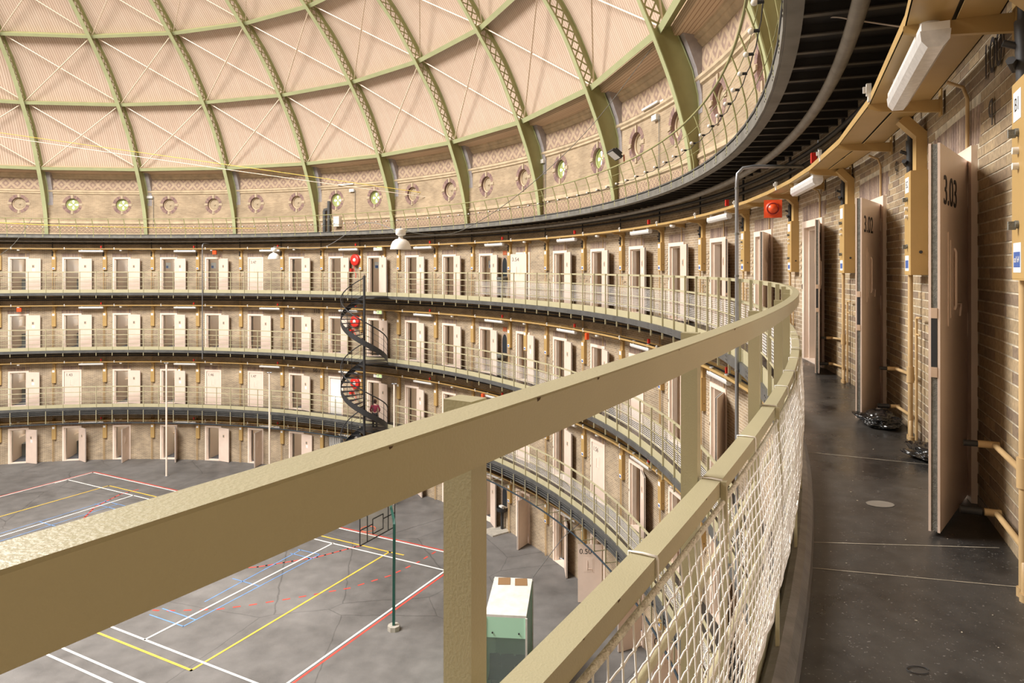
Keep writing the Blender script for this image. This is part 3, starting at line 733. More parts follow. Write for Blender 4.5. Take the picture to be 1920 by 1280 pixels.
# ------------------------------------------------------------------ dome
INN = [(25.94, 13.05), (25.78, 14.2), (25.43, 15.45), (24.97, 16.65), (24.2, 18.35), (23.2, 19.87), (22.1, 21.35), (20.75, 22.70), (19.3, 24.02), (17.75, 25.15), (14.2, 27.0), (10.5, 28.3), (7.0, 29.1)]
def offs(pts, d):
    out = []
    for i, p in enumerate(pts):
        a, b = pts[max(0, i-1)], pts[min(len(pts)-1, i+1)]
        t = Vector((b[0]-a[0], b[1]-a[1])).normalized(); out.append((p[0]+t.y*d, p[1]-t.x*d))
    return out
def dens(pts, n):
    out = []
    for i in range(len(pts)-1):
        p0, p1, p2, p3 = pts[max(0, i-1)], pts[i], pts[i+1], pts[min(len(pts)-1, i+2)]
        for k in range(n):
            t = k/n; out.append(tuple(0.5*((2*p1[j])+(-p0[j]+p2[j])*t+(2*p0[j]-5*p1[j]+4*p2[j]-p3[j])*t*t+(-p0[j]+3*p1[j]-3*p2[j]+p3[j])*t**3) for j in (0, 1)))
    return out+[pts[-1]]
ARC = dens(INN[3:], 5)                 # inner flange line above the lowest purlin
OUTA = offs(ARC, 0.50)
dome = empty('dome_roof', kind='structure')
def strip(mb, pts, x0, x1, off0, off1, mi=0):
    "flat bar following (R,z) points in a radial plane; x is tangential, off along the outward normal"
    o0, o1 = offs(pts, off0), offs(pts, off1)
    mb.grid([[(x0, p[0], p[1]), (x1, p[0], p[1]), (x1, q[0], q[1]), (x0, q[0], q[1])] for p, q in zip(o0, o1)], mi, False, True)
rib_i = MB(); FOOT = dens(INN[:4], 4)
strip(rib_i, FOOT+ARC[1:], -0.10, 0.10, -0.012, 0.012); RIBI = rib_i.mesh('inner_flange', 'green')
rib_o = MB(); strip(rib_o, ARC, -0.07, 0.07, 0.49, 0.51); RIBO = rib_o.mesh('outer_flange', 'greend')
wb = MB()
outw = [(26.10, 13.05), (26.10, 13.9), (26.10, 14.6), (26.07, 15.2), (25.93, 15.8), (25.72, 16.3), (25.46, 16.85)]
fo = [FOOT[0], FOOT[3], FOOT[5], FOOT[7], FOOT[9], FOOT[11], (24.97, 16.65)]
for x in (-0.008, 0.008): wb.grid([[(x, p[0], p[1]), (x, q[0], q[1])] for p, q in zip(fo, outw)])
wb.grid([[(x, q[0], q[1]) for x in (-0.075, 0.075)] for q in outw], 1)
wb.grid([[(x, q[0]+0.012, q[1]+0.004) for x in (-0.075, 0.075)] for q in outw], 1)
WEB = wb.mesh('web_plate', ['greend', 'green'])
lt = MB()
for (o0, o1) in ((0.0, 0.085), (0.36, 0.50)): strip(lt, ARC, -0.008, 0.008, o0, o1)
dARC = dens(INN[3:], 40)
# equal arc-length stations
def stations(pts, step):
    out = [pts[0]]; acc = 0
    for a, b in zip(pts, pts[1:]):
        d = math.dist(a, b); acc += d
        if acc >= step: out.append(b); acc = 0
    return out
ST = stations(dARC, 0.32)
i0, i1 = offs(ST, 0.07), offs(ST, 0.38)
for j in range(len(ST)-1):
    for p, q in ((i0[j], i1[j+1]), (i1[j], i0[j+1])):
        d = Vector((q[0]-p[0], q[1]-p[1])).normalized(); n_ = Vector((-d.y, d.x))*0.022
        for x in (-0.006, 0.006):
            lt.face([(x, p[0]+n_.x, p[1]+n_.y), (x, q[0]+n_.x, q[1]+n_.y), (x, q[0]-n_.x, q[1]-n_.y), (x, p[0]-n_.x, p[1]-n_.y)])
NODES = [(24.97, 16.65), (23.2, 19.87), (20.75, 22.70), (17.75, 25.15), (14.2, 27.0), (10.5, 28.3)]
def nidx(nd): return min(range(len(ARC)), key=lambda i: math.dist(ARC[i], nd))
for nd in NODES[:4]:
    i = nidx(nd); a, b = offs(ARC, 0.0), offs(ARC, 0.5)
    j0, j1 = max(0, i-1), min(len(ARC)-1, i+1)
    def mid(L, p, q, t): return (L[p][0]*(1-t)+L[q][0]*t, L[p][1]*(1-t)+L[q][1]*t)
    for x in (-0.011, 0.011):
        pts = [mid(a, i, j0, 0.35), mid(a, i, j1, 0.35), mid(b, i, j1, 0.35), mid(b, i, j0, 0.35)]
        lt.face([(x, p[0], p[1]) for p in pts])
LAT = lt.mesh('lattice', 'greend')
solid = MB()
so = offs(ARC, 0.5)
solid.grid([[(0, p[0], p[1]), (0, q[0], q[1])] for p, q in zip(ARC, so)]); SOL = solid.mesh('web_far', 'greend')
mb = MB(); pk = [(26.09, 14.75), (26.075, 15.2), (25.95, 15.8), (25.76, 16.3), (25.56, 16.75)]
mb.grid([[(-0.27, r, z), (0.27, r, z), (0.27, 26.1, z), (-0.27, 26.1, z)] for r, z in pk], 0, False, True); POCK = mb.mesh('wall_pocket', 'lilac')
for i in range(30):
    a = 0.2+12*i
    rb = empty('dome_rib', (0, 0, 0), -R_(a)); rb.parent = dome
    link('inner_flange', RIBI, rb); link('web_plate', WEB, rb)
    seen = (i <= 10 or i >= 27)
    link('lattice', LAT if seen else SOL, rb)
    if seen: link('outer_flange', RIBO, rb); link('wall_pocket', POCK, rb)
# per-bay pieces
def bp(nd_off, side):                  # point at rib on side -1/+1 in bay-local frame, rib half-angle 6 deg
    R, z = nd_off; return (side*R*math.sin(R_(6)), R*math.cos(R_(6)), z)
PAN = []
O45 = offs(ARC, 0.50)
idx = [nidx(n_) for n_ in NODES]
def panel_mesh(i0_, i1_):
    m_ = MB(); rows = []; uvs = []; acc = 0
    for j in range(i0_, i1_+1):
        if j > i0_: acc += math.dist(O45[j], O45[j-1])
        L_, R2 = bp(O45[j], -1), bp(O45[j], 1)
        row = []; uvr = []
        for q in range(7):
            t = q/6; x = L_[0]*(1-t)+R2[0]*t
            row.append((x, L_[1], L_[2])); uvr.append((x+40, acc))
        rows.append(row); uvs.append(uvr)
    m_.grid(rows, 0, False, False, uvs); return m_.mesh('roof_panel', 'board')
for j in range(5): PAN.append(panel_mesh(idx[j], idx[j+1]))
PAN.append(panel_mesh(idx[5], len(ARC)-1))
PUR = []
for j, nd in enumerate(NODES):
    i = nidx(nd); t = Vector((ARC[min(i+1, len(ARC)-1)][0]-ARC[max(i-1, 0)][0], ARC[min(i+1, len(ARC)-1)][1]-ARC[max(i-1, 0)][1])).normalized()
    n_ = Vector((t.y, -t.x)); c = Vector(ARC[i])
    def sec(off, al): q = c+n_*off+t*al; return (q.x, q.y)
    m_ = MB()
    for prof in ([sec(0.17, -0.085), sec(0.17, 0.085), sec(0.185, 0.085), sec(0.185, -0.085)], [sec(0.185, -0.008), sec(0.185, 0.008), sec(0.47, 0.008), sec(0.47, -0.008)]):
        m_.grid([[bp(p, s_) for p in prof] for s_ in (-1, 1)], 0 if prof[0] == sec(0.17, -0.085) else 1, False, True)
    PUR.append(m_.mesh('purlin', ['green', 'greend']))
BRC = []
for j in range(5):
    m_ = MB(); a, b = offs(ARC, 0.30)[idx[j]], offs(ARC, 0.30)[idx[j+1]]
    c0, c1 = offs(ARC, 0.33)[idx[j]], offs(ARC, 0.33)[idx[j+1]]
    m_.tube([bp(a, -1), bp(b, 1)], 0.028, 4); m_.tube([bp(c0, 1), bp(c1, -1)], 0.028, 4)
    BRC.append(m_.mesh('wind_brace', 'brace'))
m_ = MB(); p0, p1, p2 = (25.40, 16.90), (25.56, 16.72), (25.93, 16.56)
rows = []; uvs = []
for (R, z) in (p0, (25.50, 16.62), p2):
    rows.append([bp((R, z), -1+2*q/6) if False else ((-1+2*q/6)*R*math.sin(R_(6)), R*math.cos(R_(6)*(-1+2*q/6)) if R > 25.9 else R*math.cos(R_(6)), z) for q in range(7)])
    uvs.append([(z*3+R*2, (-1+2*q/6)) for q in range(7)])
m_.grid(rows, 0, False, False, uvs); SOFF = m_.mesh('soffit_board', 'soffit')
for i in range(30):
    a = 6.2+12*i
    def L2(nm, me): o = link(nm, me, dome, (0, 0, 0), (0, 0, -R_(a))); return o
    for j, me in enumerate(PAN): L2('roof_panel', me)
    for j, me in enumerate(PUR): L2('purlin', me)
    L2('soffit_board', SOFF)
    if i <= 10 or i >= 27:
        for me in BRC: L2('wind_brace', me)
# lantern crown: glazed ring over the opening
mb = MB(); mb.sweep([(7.0, 29.1), (7.1, 29.1), (7.1, 30.6), (7.0, 30.6)], 0, 360, 12); mb.obj('lantern_curb', 'green', dome)
mb = MB()
for i in range(15):
    T = brick_T(0, i*12, 30.6); mb.box(-0.04, 0.04, -7.05, 7.05, 0, 0.12, 0, T)
mb.obj('lantern_bars', 'green', dome)
# ------------------------------------------------------------------ cell doors
fm = MB()
for (x0, x1, z0, z1) in ((-0.51, -0.415, 0, FT), (0.415, 0.51, 0, FT), (-0.415, 0.415, FT-0.095, FT)):
    fm.box(x0, x1, -0.035, 0.06, z0, z1)
for (x0, x1, z0, z1) in ((-0.415, -0.375, 0, FT-0.095), (0.375, 0.415, 0, FT-0.095), (-0.375, 0.375, FT-0.135, FT-0.095)):
    fm.box(x0, x1, 0.03, 0.16, z0, z1)
FRAME = fm.mesh('door_frame', 'cream')
fm = MB()
fm.box(-0.415, 0.415, -0.03, 0.30, -0.005, 0.018); THR = fm.mesh('threshold', 'cream')
LW, LH = 0.79, 1.93
lf = MB(); lf.box(-LW, 0, -0.05, -0.039, 0.02, LH); lf.box(-LW, 0, -0.011, 0.0, 0.02, LH); LEAF = lf.mesh('door_leaf', 'pink')
lf = MB(); lf.box(-LW+0.004, -0.006, -0.039, -0.011, 0.024, LH-0.004)
FELT = lf.mesh('felt_core', 'felt')
lf = MB(); lf.box(-0.46, -0.33, 0, 0.012, 1.40, 1.56); lf.box(-0.435, -0.355, 0.012, 0.014, 1.43, 1.53, 1); HAT = lf.mesh('spy_hatch', ['tan', 'felt'])
lf = MB(); lf.box(-0.495, -0.345, 0, 0.004, 1.20, 1.36); NOTE = lf.mesh('paper_notice', 'wallpaper')
lf = MB(); lf.box(-0.60, -0.26, -0.054, -0.05, 1.02, 1.50); lf.box(-0.56, -0.30, -0.057, -0.054, 1.06, 1.46); FLAP = lf.mesh('food_hatch', 'pink')
lf = MB(); lf.tube([(-0.48, -0.060, 1.10), (-0.48, -0.066, 1.12), (-0.48, -0.066, 1.40), (-0.48, -0.058, 1.42)], 0.007, 6)
lf.tube([(-0.46, -0.064, 1.13), (-0.33, -0.066, 1.13), (-0.33, -0.060, 1.06)], 0.006, 6); BOLT = lf.mesh('hatch_bolt', 'pink')
lf = MB(); lf.tube([(-LW+0.10, 0.0, 0.95), (-LW+0.10, 0.05, 0.98), (-LW+0.10, 0.05, 1.14), (-LW+0.10, 0.0, 1.17)], 0.012, 6); PULL = lf.mesh('pull_handle', 'galv')
lf = MB(); lf.box(-LW-0.001, -LW+0.005, -0.038, -0.012, 0.83, 1.07); lf.box(-LW-0.003, -LW+0.004, -0.038, -0.012, 1.07, 1.12, 1); lf.box(-LW-0.003, -LW+0.004, -0.038, -0.012, 0.78, 0.83, 1); LOCK = lf.mesh('lock_strip', ['black', 'tan'])
lf = MB(); lf.cyl((0.0, -0.025, 0), 0.020, 0.15, 10); lf.box(-0.06, 0.0, -0.056, -0.05, 0.01, 0.14); HNG = lf.mesh('hinge', 'pink')
lf = MB(); lf.box(0.0, 0.045, -0.06, -0.045, 0, 0.11); lf.box(0.012, 0.033, -0.066, -0.06, 0.02, 0.09, 1); KEEP = lf.mesh('lock_keep', ['cream', 'black'])
def cell_room(k, n, poster):
    "room behind an open door"
    mb = MB(); w2, d0, d1, zc = 1.15, 0.34, 3.9, 2.75
    mb.face([(-w2, d0, 0), (-w2, d1, 0), (w2, d1, 0), (w2, d0, 0)], 1)
    mb.face([(-w2, d0, zc), (w2, d0, zc), (w2, d1, zc), (-w2, d1, zc)], 0)
    mb.face([(-w2, d0, 0), (-w2, d0, zc), (-w2, d1, zc), (-w2, d1, 0)], 2); mb.face([(w2, d0, 0), (w2, d1, 0), (w2, d1, zc), (w2, d0, zc)], 0)
    mb.face([(-w2, d1, 0), (-w2, d1, zc), (w2, d1, zc), (w2, d1, 0)], 0)
    mb.face([(-w2, d0, 0), (-0.42, d0, 0), (-0.42, d0, zc), (-w2, d0, zc)], 0); mb.face([(0.42, d0, 0), (w2, d0, 0), (w2, d0, zc), (0.42, d0, zc)], 0)
    mb.face([(-0.42, d0, FT-0.08), (0.42, d0, FT-0.08), (0.42, d0, zc), (-0.42, d0, zc)], 0)
    # inner partition of the sanitary corner beside the door, and the stepped cupboard
    mb.box(-0.52, -0.46, 0.34, 1.25, 0, 2.3, 3); mb.box(-1.10, -0.50, 1.3, 2.3, 0, 1.15, 3); mb.box(-1.10, -0.72, 1.3, 2.3, 1.15, 1.55, 3); mb.box(-0.5, -0.15, 1.7, 2.6, 0, 0.72, 4)
    mb.box(-0.4, 0.45, 3.86, 3.89, 1.15, 2.15, 5); mb.box(-0.4, 0.4, 1.6, 1.8, 2.45, 2.5, 5)  # back window, and a ceiling lamp strip put in every cell to brighten it
    return mb.mesh('cell_room', ['cellwall', 'cellfloor', 'reveal', 'reveal', 'felt', 'window_'])
M['window_'] = emis('cell_window_and_lamp', (0.85, 0.88, 0.86), 9.0)
ROOM = None
ROOM = cell_room(0, 0, 0)
pp = MB(); pp.tube([(0, 0, 1.95), (0, 0, 2.25), (-0.01, -0.02, 2.32), (-0.02, -0.10, 2.36)], 0.011, 6); CND = pp.mesh('lintel_conduit', 'ochrep')
PHI = {3: {42: 171, 43: 167, 44: 165, 45: 165, 46: 160, 48: 162, 49: 162, 50: 161, 51: 164, 52: 162, 53: 164, 54: 22, 55: 165, 56: 165, 57: 163, 58: 168, 59: 165, 60: 155, 61: 164, 62: 156, 63: 159, 64: 158},
       2: {42: 168, 43: 167, 44: 167, 45: 163, 46: 164, 47: 166, 48: 167, 49: 156, 50: 165, 51: 164, 52: 164, 53: 163, 54: 165, 55: 167, 56: 165, 58: 167, 59: 150},
       1: {42: 163, 44: 167, 45: 163, 48: 162, 50: 165, 51: 163, 53: 164, 55: 167, 57: 162},
       0: {42: 149, 43: 137, 44: 92, 45: 121, 46: 164, 47: 99, 48: 172, 54: 116, 55: 154, 56: 67, 50: 150, 51: 155, 52: 155, 53: 158, 57: 100, 58: 95}}
NUM = {(3, 47): '3.47', (3, 54): '3.54', (1, 43): '1.43', (1, 46): '1.46', (1, 47): '1.47', (1, 56): '1.56', (0, 56): '0.50', (3, 62): '3.02', (3, 63): '3.03', (3, 61): '3.01', (2, 57): '2.57', (0, 57): '0.49', (0, 58): '0.48'}
POST_ON = {(3, 45), (3, 46), (3, 50), (3, 53), (3, 56), (3, 57), (3, 58)}
ORD = ['', 'first', 'second', 'third', 'fourth', 'fifth', 'sixth', 'seventh', 'eighth', 'ninth', 'tenth', 'eleventh', 'twelfth', 'thirteenth', 'fourteenth', 'fifteenth']
dn = 0
for k in (3, 2, 1, 0):
    lo, hi = (41, 65) if k == 3 else (41, 60)
    for n in range(lo, hi):
        if (k, n) in ((1, 49), (0, 49)): continue
        dn += 1; phi = PHI[k].get(n, 156)
        if (k, n) in CLOSED: phi = 0
        num = NUM.get((k, n))
        where = ('%s cell door left of the spiral stair' % ORD[50-n]) if n < 50 else ('%s cell door right of the spiral stair' % ORD[n-49])
        state = 'closed' if phi < 5 else ('ajar' if phi < 60 else 'open')
        lab = '%s pink, %s on the %s' % (state, where, RINGW[k])
        if num: lab = '%s pink cell door numbered %s on the %s' % (state, num, RINGW[k])
        d = at('door_%d' % dn, RW, AC(n), k*H, kind='structure', label=lab)
        link('door_frame', FRAME, d); link('threshold', THR, d)
        lf = link('door_leaf', LEAF, d, (0.38, -0.07, 0) if phi > 5 else (0.395, 0.035, 0), (0, 0, R_(phi))); link('felt_core', FELT, lf)
        if phi > 5: link('spy_hatch', HAT, lf)
        if phi < 60 or n >= 60 or (k == 0 and n in (44, 47, 56, 57, 58)):
            link('food_hatch', FLAP, lf); link('hatch_bolt', BOLT, lf)
        if (n*7+k*3) % 3 == 0 and phi > 100: link('paper_notice', NOTE, lf)
        if num: t_ = text('cell_number', num, 0.21 if k else 0.24, 'ink', lf, (-LW+0.25, -0.052, 1.70), (PI/2, 0, 0))
        if n >= 55:
            link('lock_keep', KEEP, d, (-0.50, 0.02, 1.0))
        if k == 3 and n >= 59:
            link('lock_strip', LOCK, lf)
            for zz in (0.22, 0.92, 1.66): link('hinge', HNG, lf, (0.02, 0.0, zz))
        link('lintel_conduit', CND, d, (0.36, -0.02, 0.05))
        if phi > 5: link('cell_room', ROOM, d)
        if (k, n) in POST_ON:
            pm = MB(); pm.box(-0.452, -0.45, 0.45, 0.95, 1.35, 1.70, 0); pm.box(-0.449, -0.4485, 0.50, 0.72, 1.38, 1.52, 1); pm.obj('wall_poster', ['wallpaper', 'blue'], d)
# balcony exit: white glazed door at cell 49 on the lower gallery
o = at('door_%d' % (dn+1), RW, AC(49), H, kind='structure', label='white exit door with a bright six-pane window left of the stair')
link('door_frame', FRAME, o)
mb = MB(); mb.box(-0.45, 0.45, 0.02, 0.07, 0, FT-0.08); mb.obj('door_leaf', 'white', o)
pz = MB(); 
for i in range(2):
    for j in range(3): pz = MB(); pz.box(-0.24+i*0.25, -0.01+i*0.25, 0.005, 0.02, 0.78+j*0.27, 1.02+j*0.27); pz.obj('pane', 'lit', o)
# barred gate at cell 49 on the ground floor
o = at('door_%d' % (dn+2), RW, AC(49)+0.3, 0, kind='structure', label='barred iron gate in the ground floor wall behind the spiral stair')
mb = MB(); mb.box(-0.95, 0.95, 0.02, 0.04, 0, 2.05); mb.obj('backing', 'white', o)
mb = MB(); mb.box(-0.95, 0.95, -0.05, 0.0, 1.98, 2.08); mb.box(-0.95, 0.95, -0.05, 0.0, 0.02, 0.08); mb.obj('gate_frame', 'black', o)
gb = MB(); gb.tube([(0, -0.03, 0.05), (0, -0.03, 2.0)], 0.016, 6); gbm = gb.mesh('bar', 'black')
for i in range(14): link('bar', gbm, o, (-0.9+i*0.138, 0, 0))
# ------------------------------------------------------------------ ochre control boxes, pipes, trays, light fittings
bx = MB(); bx.box(-0.105, 0.105, -0.115, 0, 0, 0.775); bx.box(-0.1035, 0.1035, -0.1165, -0.115, 0.006, 0.77); BOX = bx.mesh('cabinet', 'ochre')
bx = MB(); bx.grid([[(-0.04, y0, z0), (0.075, y0, z0), (0.075, y1, z1), (-0.04, y1, z1)] for y0, z0, y1, z1 in ((-0.075, 0.775, 0, 0.775), (-0.075, 1.03, 0, 1.06), (-0.19, 1.15, -0.14, 1.205))], 0, False, True); DUCT = bx.mesh('cable_duct', 'ochre')
bx = MB(); bx.box(-0.075, 0.045, -0.118, -0.1165, 0.62, 0.735); STK = bx.mesh('white_label', 'wallpaper')
bx = MB(); bx.box(-0.075, 0.045, -0.118, -0.1165, 0.03, 0.145); bx.box(-0.065, 0.035, -0.119, -0.118, 0.05, 0.11, 1); STB = bx.mesh('blue_label', ['wallpaper', 'blue'])
bx = MB(); bx.cyl((0.0, -0.1165, 0), 0.014, -0.020, 10, 0, axis='y'); KNB = bx.mesh('push_button', 'white'); bx = MB(); bx.cyl((0.0, -0.1165, 0), 0.016, -0.012, 10, 0, axis='y'); bx.box(-0.008, 0.008, -0.15, -0.125, -0.02, 0.012); KNS = bx.mesh('key_switch', 'felt')
bx = MB(); bx.cyl((0.105, -0.05, 0.17), 0.012, 0.004, 10, 0, axis='x'); KH = bx.mesh('lock', 'black')
def ctrl_box(k, a, label, zoff=0):
    b = at('control_cabinet', RW, a, k*H+1.268+zoff, label=label, category='cabinet', group='ochre cabinets between the cell doors')
    link('cabinet', BOX, b); link('cable_duct', DUCT, b); link('white_label', STK, b)
    if a > 50 or (k == 3): link('blue_label', STB, b); link('lock', KH, b)
    if a > 85 and k == 3:
        for zz in (0.44, 0.50): link('push_button', KNB, b, (0, 0, zz))
        link('key_switch', KNS, b, (0, 0, 0.215)); link('key_switch', KNS, b, (0, 0, 0.57))
    return b
pp = MB(); pp.tube([(0, 0, 0.05), (0, 0, 2.0)], 0.018, 10); pp.tube([(0, 0, 1.55), (0, 0, 1.57)], 0.023, 10); PIPE3 = pp.mesh('ochre_pipe', 'ochrep')
pp = MB(); pp.tube([(0, 0, 2.0), (0, 0, 3.05)], 0.022, 10); pp.tube([(0, 0, 2.02), (0, 0, 2.30)], 0.032, 8, rs=[0.026, 0.034]); pp.tube([(-0.04, -0.02, 2.12), (0.03, -0.05, 2.14)], 0.018, 6); pp.tube([(0, -0.02, 2.2), (0, -0.07, 2.22)], 0.014, 6); PIPEB = pp.mesh('black_pipe_and_valve', 'black')
pp = MB(); pp.tube([(0, 0, 0.0), (0, 0, 3.1)], 0.016, 6); pp.tube([(0.07, 0, 0.0), (0.07, 0, 3.1)], 0.013, 6); PIPEL = pp.mesh('pipe_pair', 'ochrep')
pp = MB(); pp.tube([(0, -0.0, 0.02), (0, 0.0, 0.9), (0, -0.0, 0.93), (0.015, 0, 0.945), (0.13, 0, 0.95)], 0.010, 6); pp.tube([(0.0, 0, 0.82), (0.10, 0, 0.82)], 0.006, 6); PSM = pp.mesh('thin_pipe', 'ochrep')
for k in (3, 2, 1, 0):
    lo, hi = (41, 65) if k == 3 else (41, 60)
    for n in range(lo, hi):
        side = ('before the %s cell left of the stair' % ORD[50-n]) if n < 50 else ('before the %s cell right of the stair' % ORD[n-49])
        ctrl_box(k, AL(n)-0.90+(0.08 if n > 60 else 0), 'ochre cabinet %s, %s' % (side, RINGW[k]))
        p = at('heating_pipe', RW-0.075, AL(n)-1.07, k*H, label='ochre pipe %s, %s' % (side, RINGW[k]), category='pipe', group='ochre wall pipes')
        if k == 3:
            link('ochre_pipe', PIPE3, p); link('black_pipe', PIPEB, p)
            link('thin_pipe', PSM, p, (0.10, 0.02, 0))
            if n >= 61:
                q = MB(); q.tube([(0.0, 0, 0.50), (-0.70, 0.03, 0.45)], 0.014, 8); q.tube([(-0.70, 0.05, 0.45), (-0.70, -0.04, 0.45)], 0.018, 8)
                q.tube([(0, 0, 0.44), (0, 0, 0.56)], 0.026, 10); q.tube([(0.02, 0.0, 0.0), (0.015, 0, 0.14), (-0.04, 0.02, 0.17), (-0.66, 0.03, 0.13)], 0.014, 8); q.tube([(-0.66, 0.05, 0.13), (-0.66, -0.02, 0.13)], 0.018, 8)
                q.tube([(-0.02, 0.0, 0.0), (-0.015, 0, 0.10), (0.0, 0, 0.22)], 0.014, 8); q.tube([(-0.02, 0, 0), (-0.02, 0, 0.035)], 0.022, 10); q.tube([(0.03, 0, 0), (0.03, 0, 0.03)], 0.022, 10)
                q.obj('branch_pipes', 'ochrep', p)
                q = MB(); q.tube([(-0.70, -0.04, 0.45), (-0.70, -0.10, 0.45)], 0.015, 8); q.obj('valve_cap', 'black', p); q = MB(); q.tube([(-0.66, -0.03, 0.13), (-0.66, -0.12, 0.13)], 0.02, 8); q.obj('valve_cap', 'black', p)
        else: link('pipe_pair', PIPEL, p)
for (k, a, t_) in ((3, 57.6, 'second ochre cabinet right of the closed door 3.54, top ring'), (3, 34.6, 'ochre cabinet just behind the open door beside the stair, top ring'), (2, 57.6, 'second ochre cabinet beside the fifth cell right of the stair, third storey'), (2, 34.6, 'ochre cabinet behind the stair on the third-storey ring'), (1, 4.2+0.3, 'extra ochre cabinet right of the fifth cell door left of the stair, second storey')):
    ctrl_box(k, a, t_)
# trays
BRA = [113.95, 110.29, 106.71, 103.0, 100.2]; a = 97.2
while a > A_LO: BRA.append(a); a -= 3.0
BRA = sorted(BRA+[117.5, 120.5, 123.5])
br = MB(); br.grid([[(x, y, z) for x, z in ((-0.016, 0), (0.016, 0), (0.016, -h), (-0.016, -h))] for y, h in ((-0.01, 0.03), (0.06, 0.055), (0.43, 0.085))], 0, False, True); br.box(-0.035, 0.035, 0.42, 0.43, -0.11, 0.07); BRK = br.mesh('bracket', 'ochre')
cl = MB(); cl.box(-0.018, 0.018, -0.03, 0.0, 0.04, 0.12); cl.box(-0.024, 0.024, -0.02, 0.0, 0.0, 0.045); cl.box(-0.012, 0.012, -0.05, -0.03, 0.06, 0.10); CLP = cl.mesh('cable_clip', 'white')
rdb = MB(); rdb.box(-0.03, 0.03, -0.03, 0.03, 0, 0.12); RDB = rdb.mesh('red_detector', 'red')
for k in (3, 2, 1, 0):
    zt = k*H+(2.45 if k else 2.345)
    t = empty('cable_tray', (0, 0, 0), 0, label='ochre cable tray on brackets running round the %s above the doors' % RINGW[k], category='cable tray')
    hiA = 124 if k == 3 else 112
    bl = [b for b in BRA if b <= hiA]
    for b0, b1 in zip(bl, bl[1:]):
        m_ = MB(); Ra, Rb = 25.665, 26.04
        for (R0, R1, h0, h1) in ((Ra, Ra+0.185, 0, 0.004), (Ra+0.205, Rb, 0, 0.004), (Ra, Ra+0.006, 0, 0.055), (Rb-0.006, Rb, 0, 0.05)):
            m_.grid([[P(R, b, zt+h) for R, h in ((R0, h0), (R1, h0), (R1, h1), (R0, h1))] for b in (b0, b1)], 0, False, True)
        m_.grid([[P(R, b, zt+h) for R, h in ((Ra+0.16, 0.03), (Ra+0.23, 0.03), (Ra+0.23, 0.034), (Ra+0.16, 0.034))] for b in (b0, b1)], 1, False, True)  # black strip behind the slot, standing in for the shade in the gap
        m_.obj('tray_section', ['ochre', 'black'], t)
    for b in bl: link('bracket', BRK, t, P(25.67, b, zt), (0, 0, -R_(b)))
    for n in range(41, 65 if k == 3 else 60):
        a = AL(n)+0.68; link('cable_clip', CLP, t, P(25.665, a, zt), (0, 0, -R_(a)))
        if n % 2 == 1:
            a = AL(n)+5.0; link('red_detector', RDB, t, P(25.72, a, zt+0.09), (0, 0, -R_(a)))
    # service pipe overhead
    if k == 3:
        m_ = MB(); m_.tube([P(25.54, A_LO+i, 12.66) for i in range(0, 160)], 0.052, 12); m_.obj('service_pipe', 'pipe', None, label='thick grey lagged pipe hung under the upper gallery', category='pipe')
# fluorescent fittings
ft = MB(); ft.box(-0.66, 0.66, -0.055, 0.055, 0.035, 0.07); FB = ft.mesh('fitting_base', 'white')
ft = MB()
prof = [(-0.06, 0.035), (-0.055, -0.01), (-0.03, -0.04), (0.03, -0.04), (0.055, -0.01), (0.06, 0.035)]
ft.grid([[(x, y, z) for y, z in prof] for x in (-0.66, 0.66)], 0, False, True)
ft.face([(-0.66, y, z) for y, z in prof]); ft.face([(0.66, y, z) for y, z in prof][::-1]); COV = ft.mesh('ribbed_cover', 'tube')
ft = MB(); ft.cyl((0, 0, 0), 0.045, 0.10, 12); SPC = ft.mesh('mounting_stub', 'white')
for k in (3, 2, 1, 0):
    for n in range(41, 65 if k == 3 else 60, 2):
        ac = AL(n)+(3.75 if n < 53 else 3.5)
        if n == 63: ac = 112.85
        R = 25.76
        tl = at('fluorescent_light', R, ac, k*H+(2.335 if k else 2.24), label=('white tube light, %s fitting %s of the stair, %s' % (ORD[abs(49-n)//2+(1 if n >= 49 else 0)] or 'first', 'left' if n < 49 else 'right', RINGW[k])), category='light fitting', group='tube lights under the cable trays')
        link('fitting_base', FB, tl); link('ribbed_cover', COV, tl)
        for x in (-0.5, 0.5): link('mounting_stub', SPC, tl, (x, 0, 0.06))
# bulkhead lamps (small round)
bl_ = MB(); bl_.lathe([(0.001, -0.05), (0.05, -0.045), (0.07, -0.02), (0.07, 0.02)], 16); BLM = bl_.mesh('bulkhead_lamp', 'white')
for k in (3, 2, 1, 0):
    for n in range(42, 60, 2):
        a = AL(n)+1.4 if n < 50 else AL(n)+2.6
        o = link('bulkhead_lamp', BLM, None, P(25.74, a, k*H+2.40), (0, 0, 0), label='small round white lamp, %s, %s' % ((ORD[(50-n)//2+1]+' one left of the stair') if n < 50 else (ORD[(n-50)//2+1]+' one right of the stair'), RINGW[k]), category='lamp', group='round lamps under the trays')
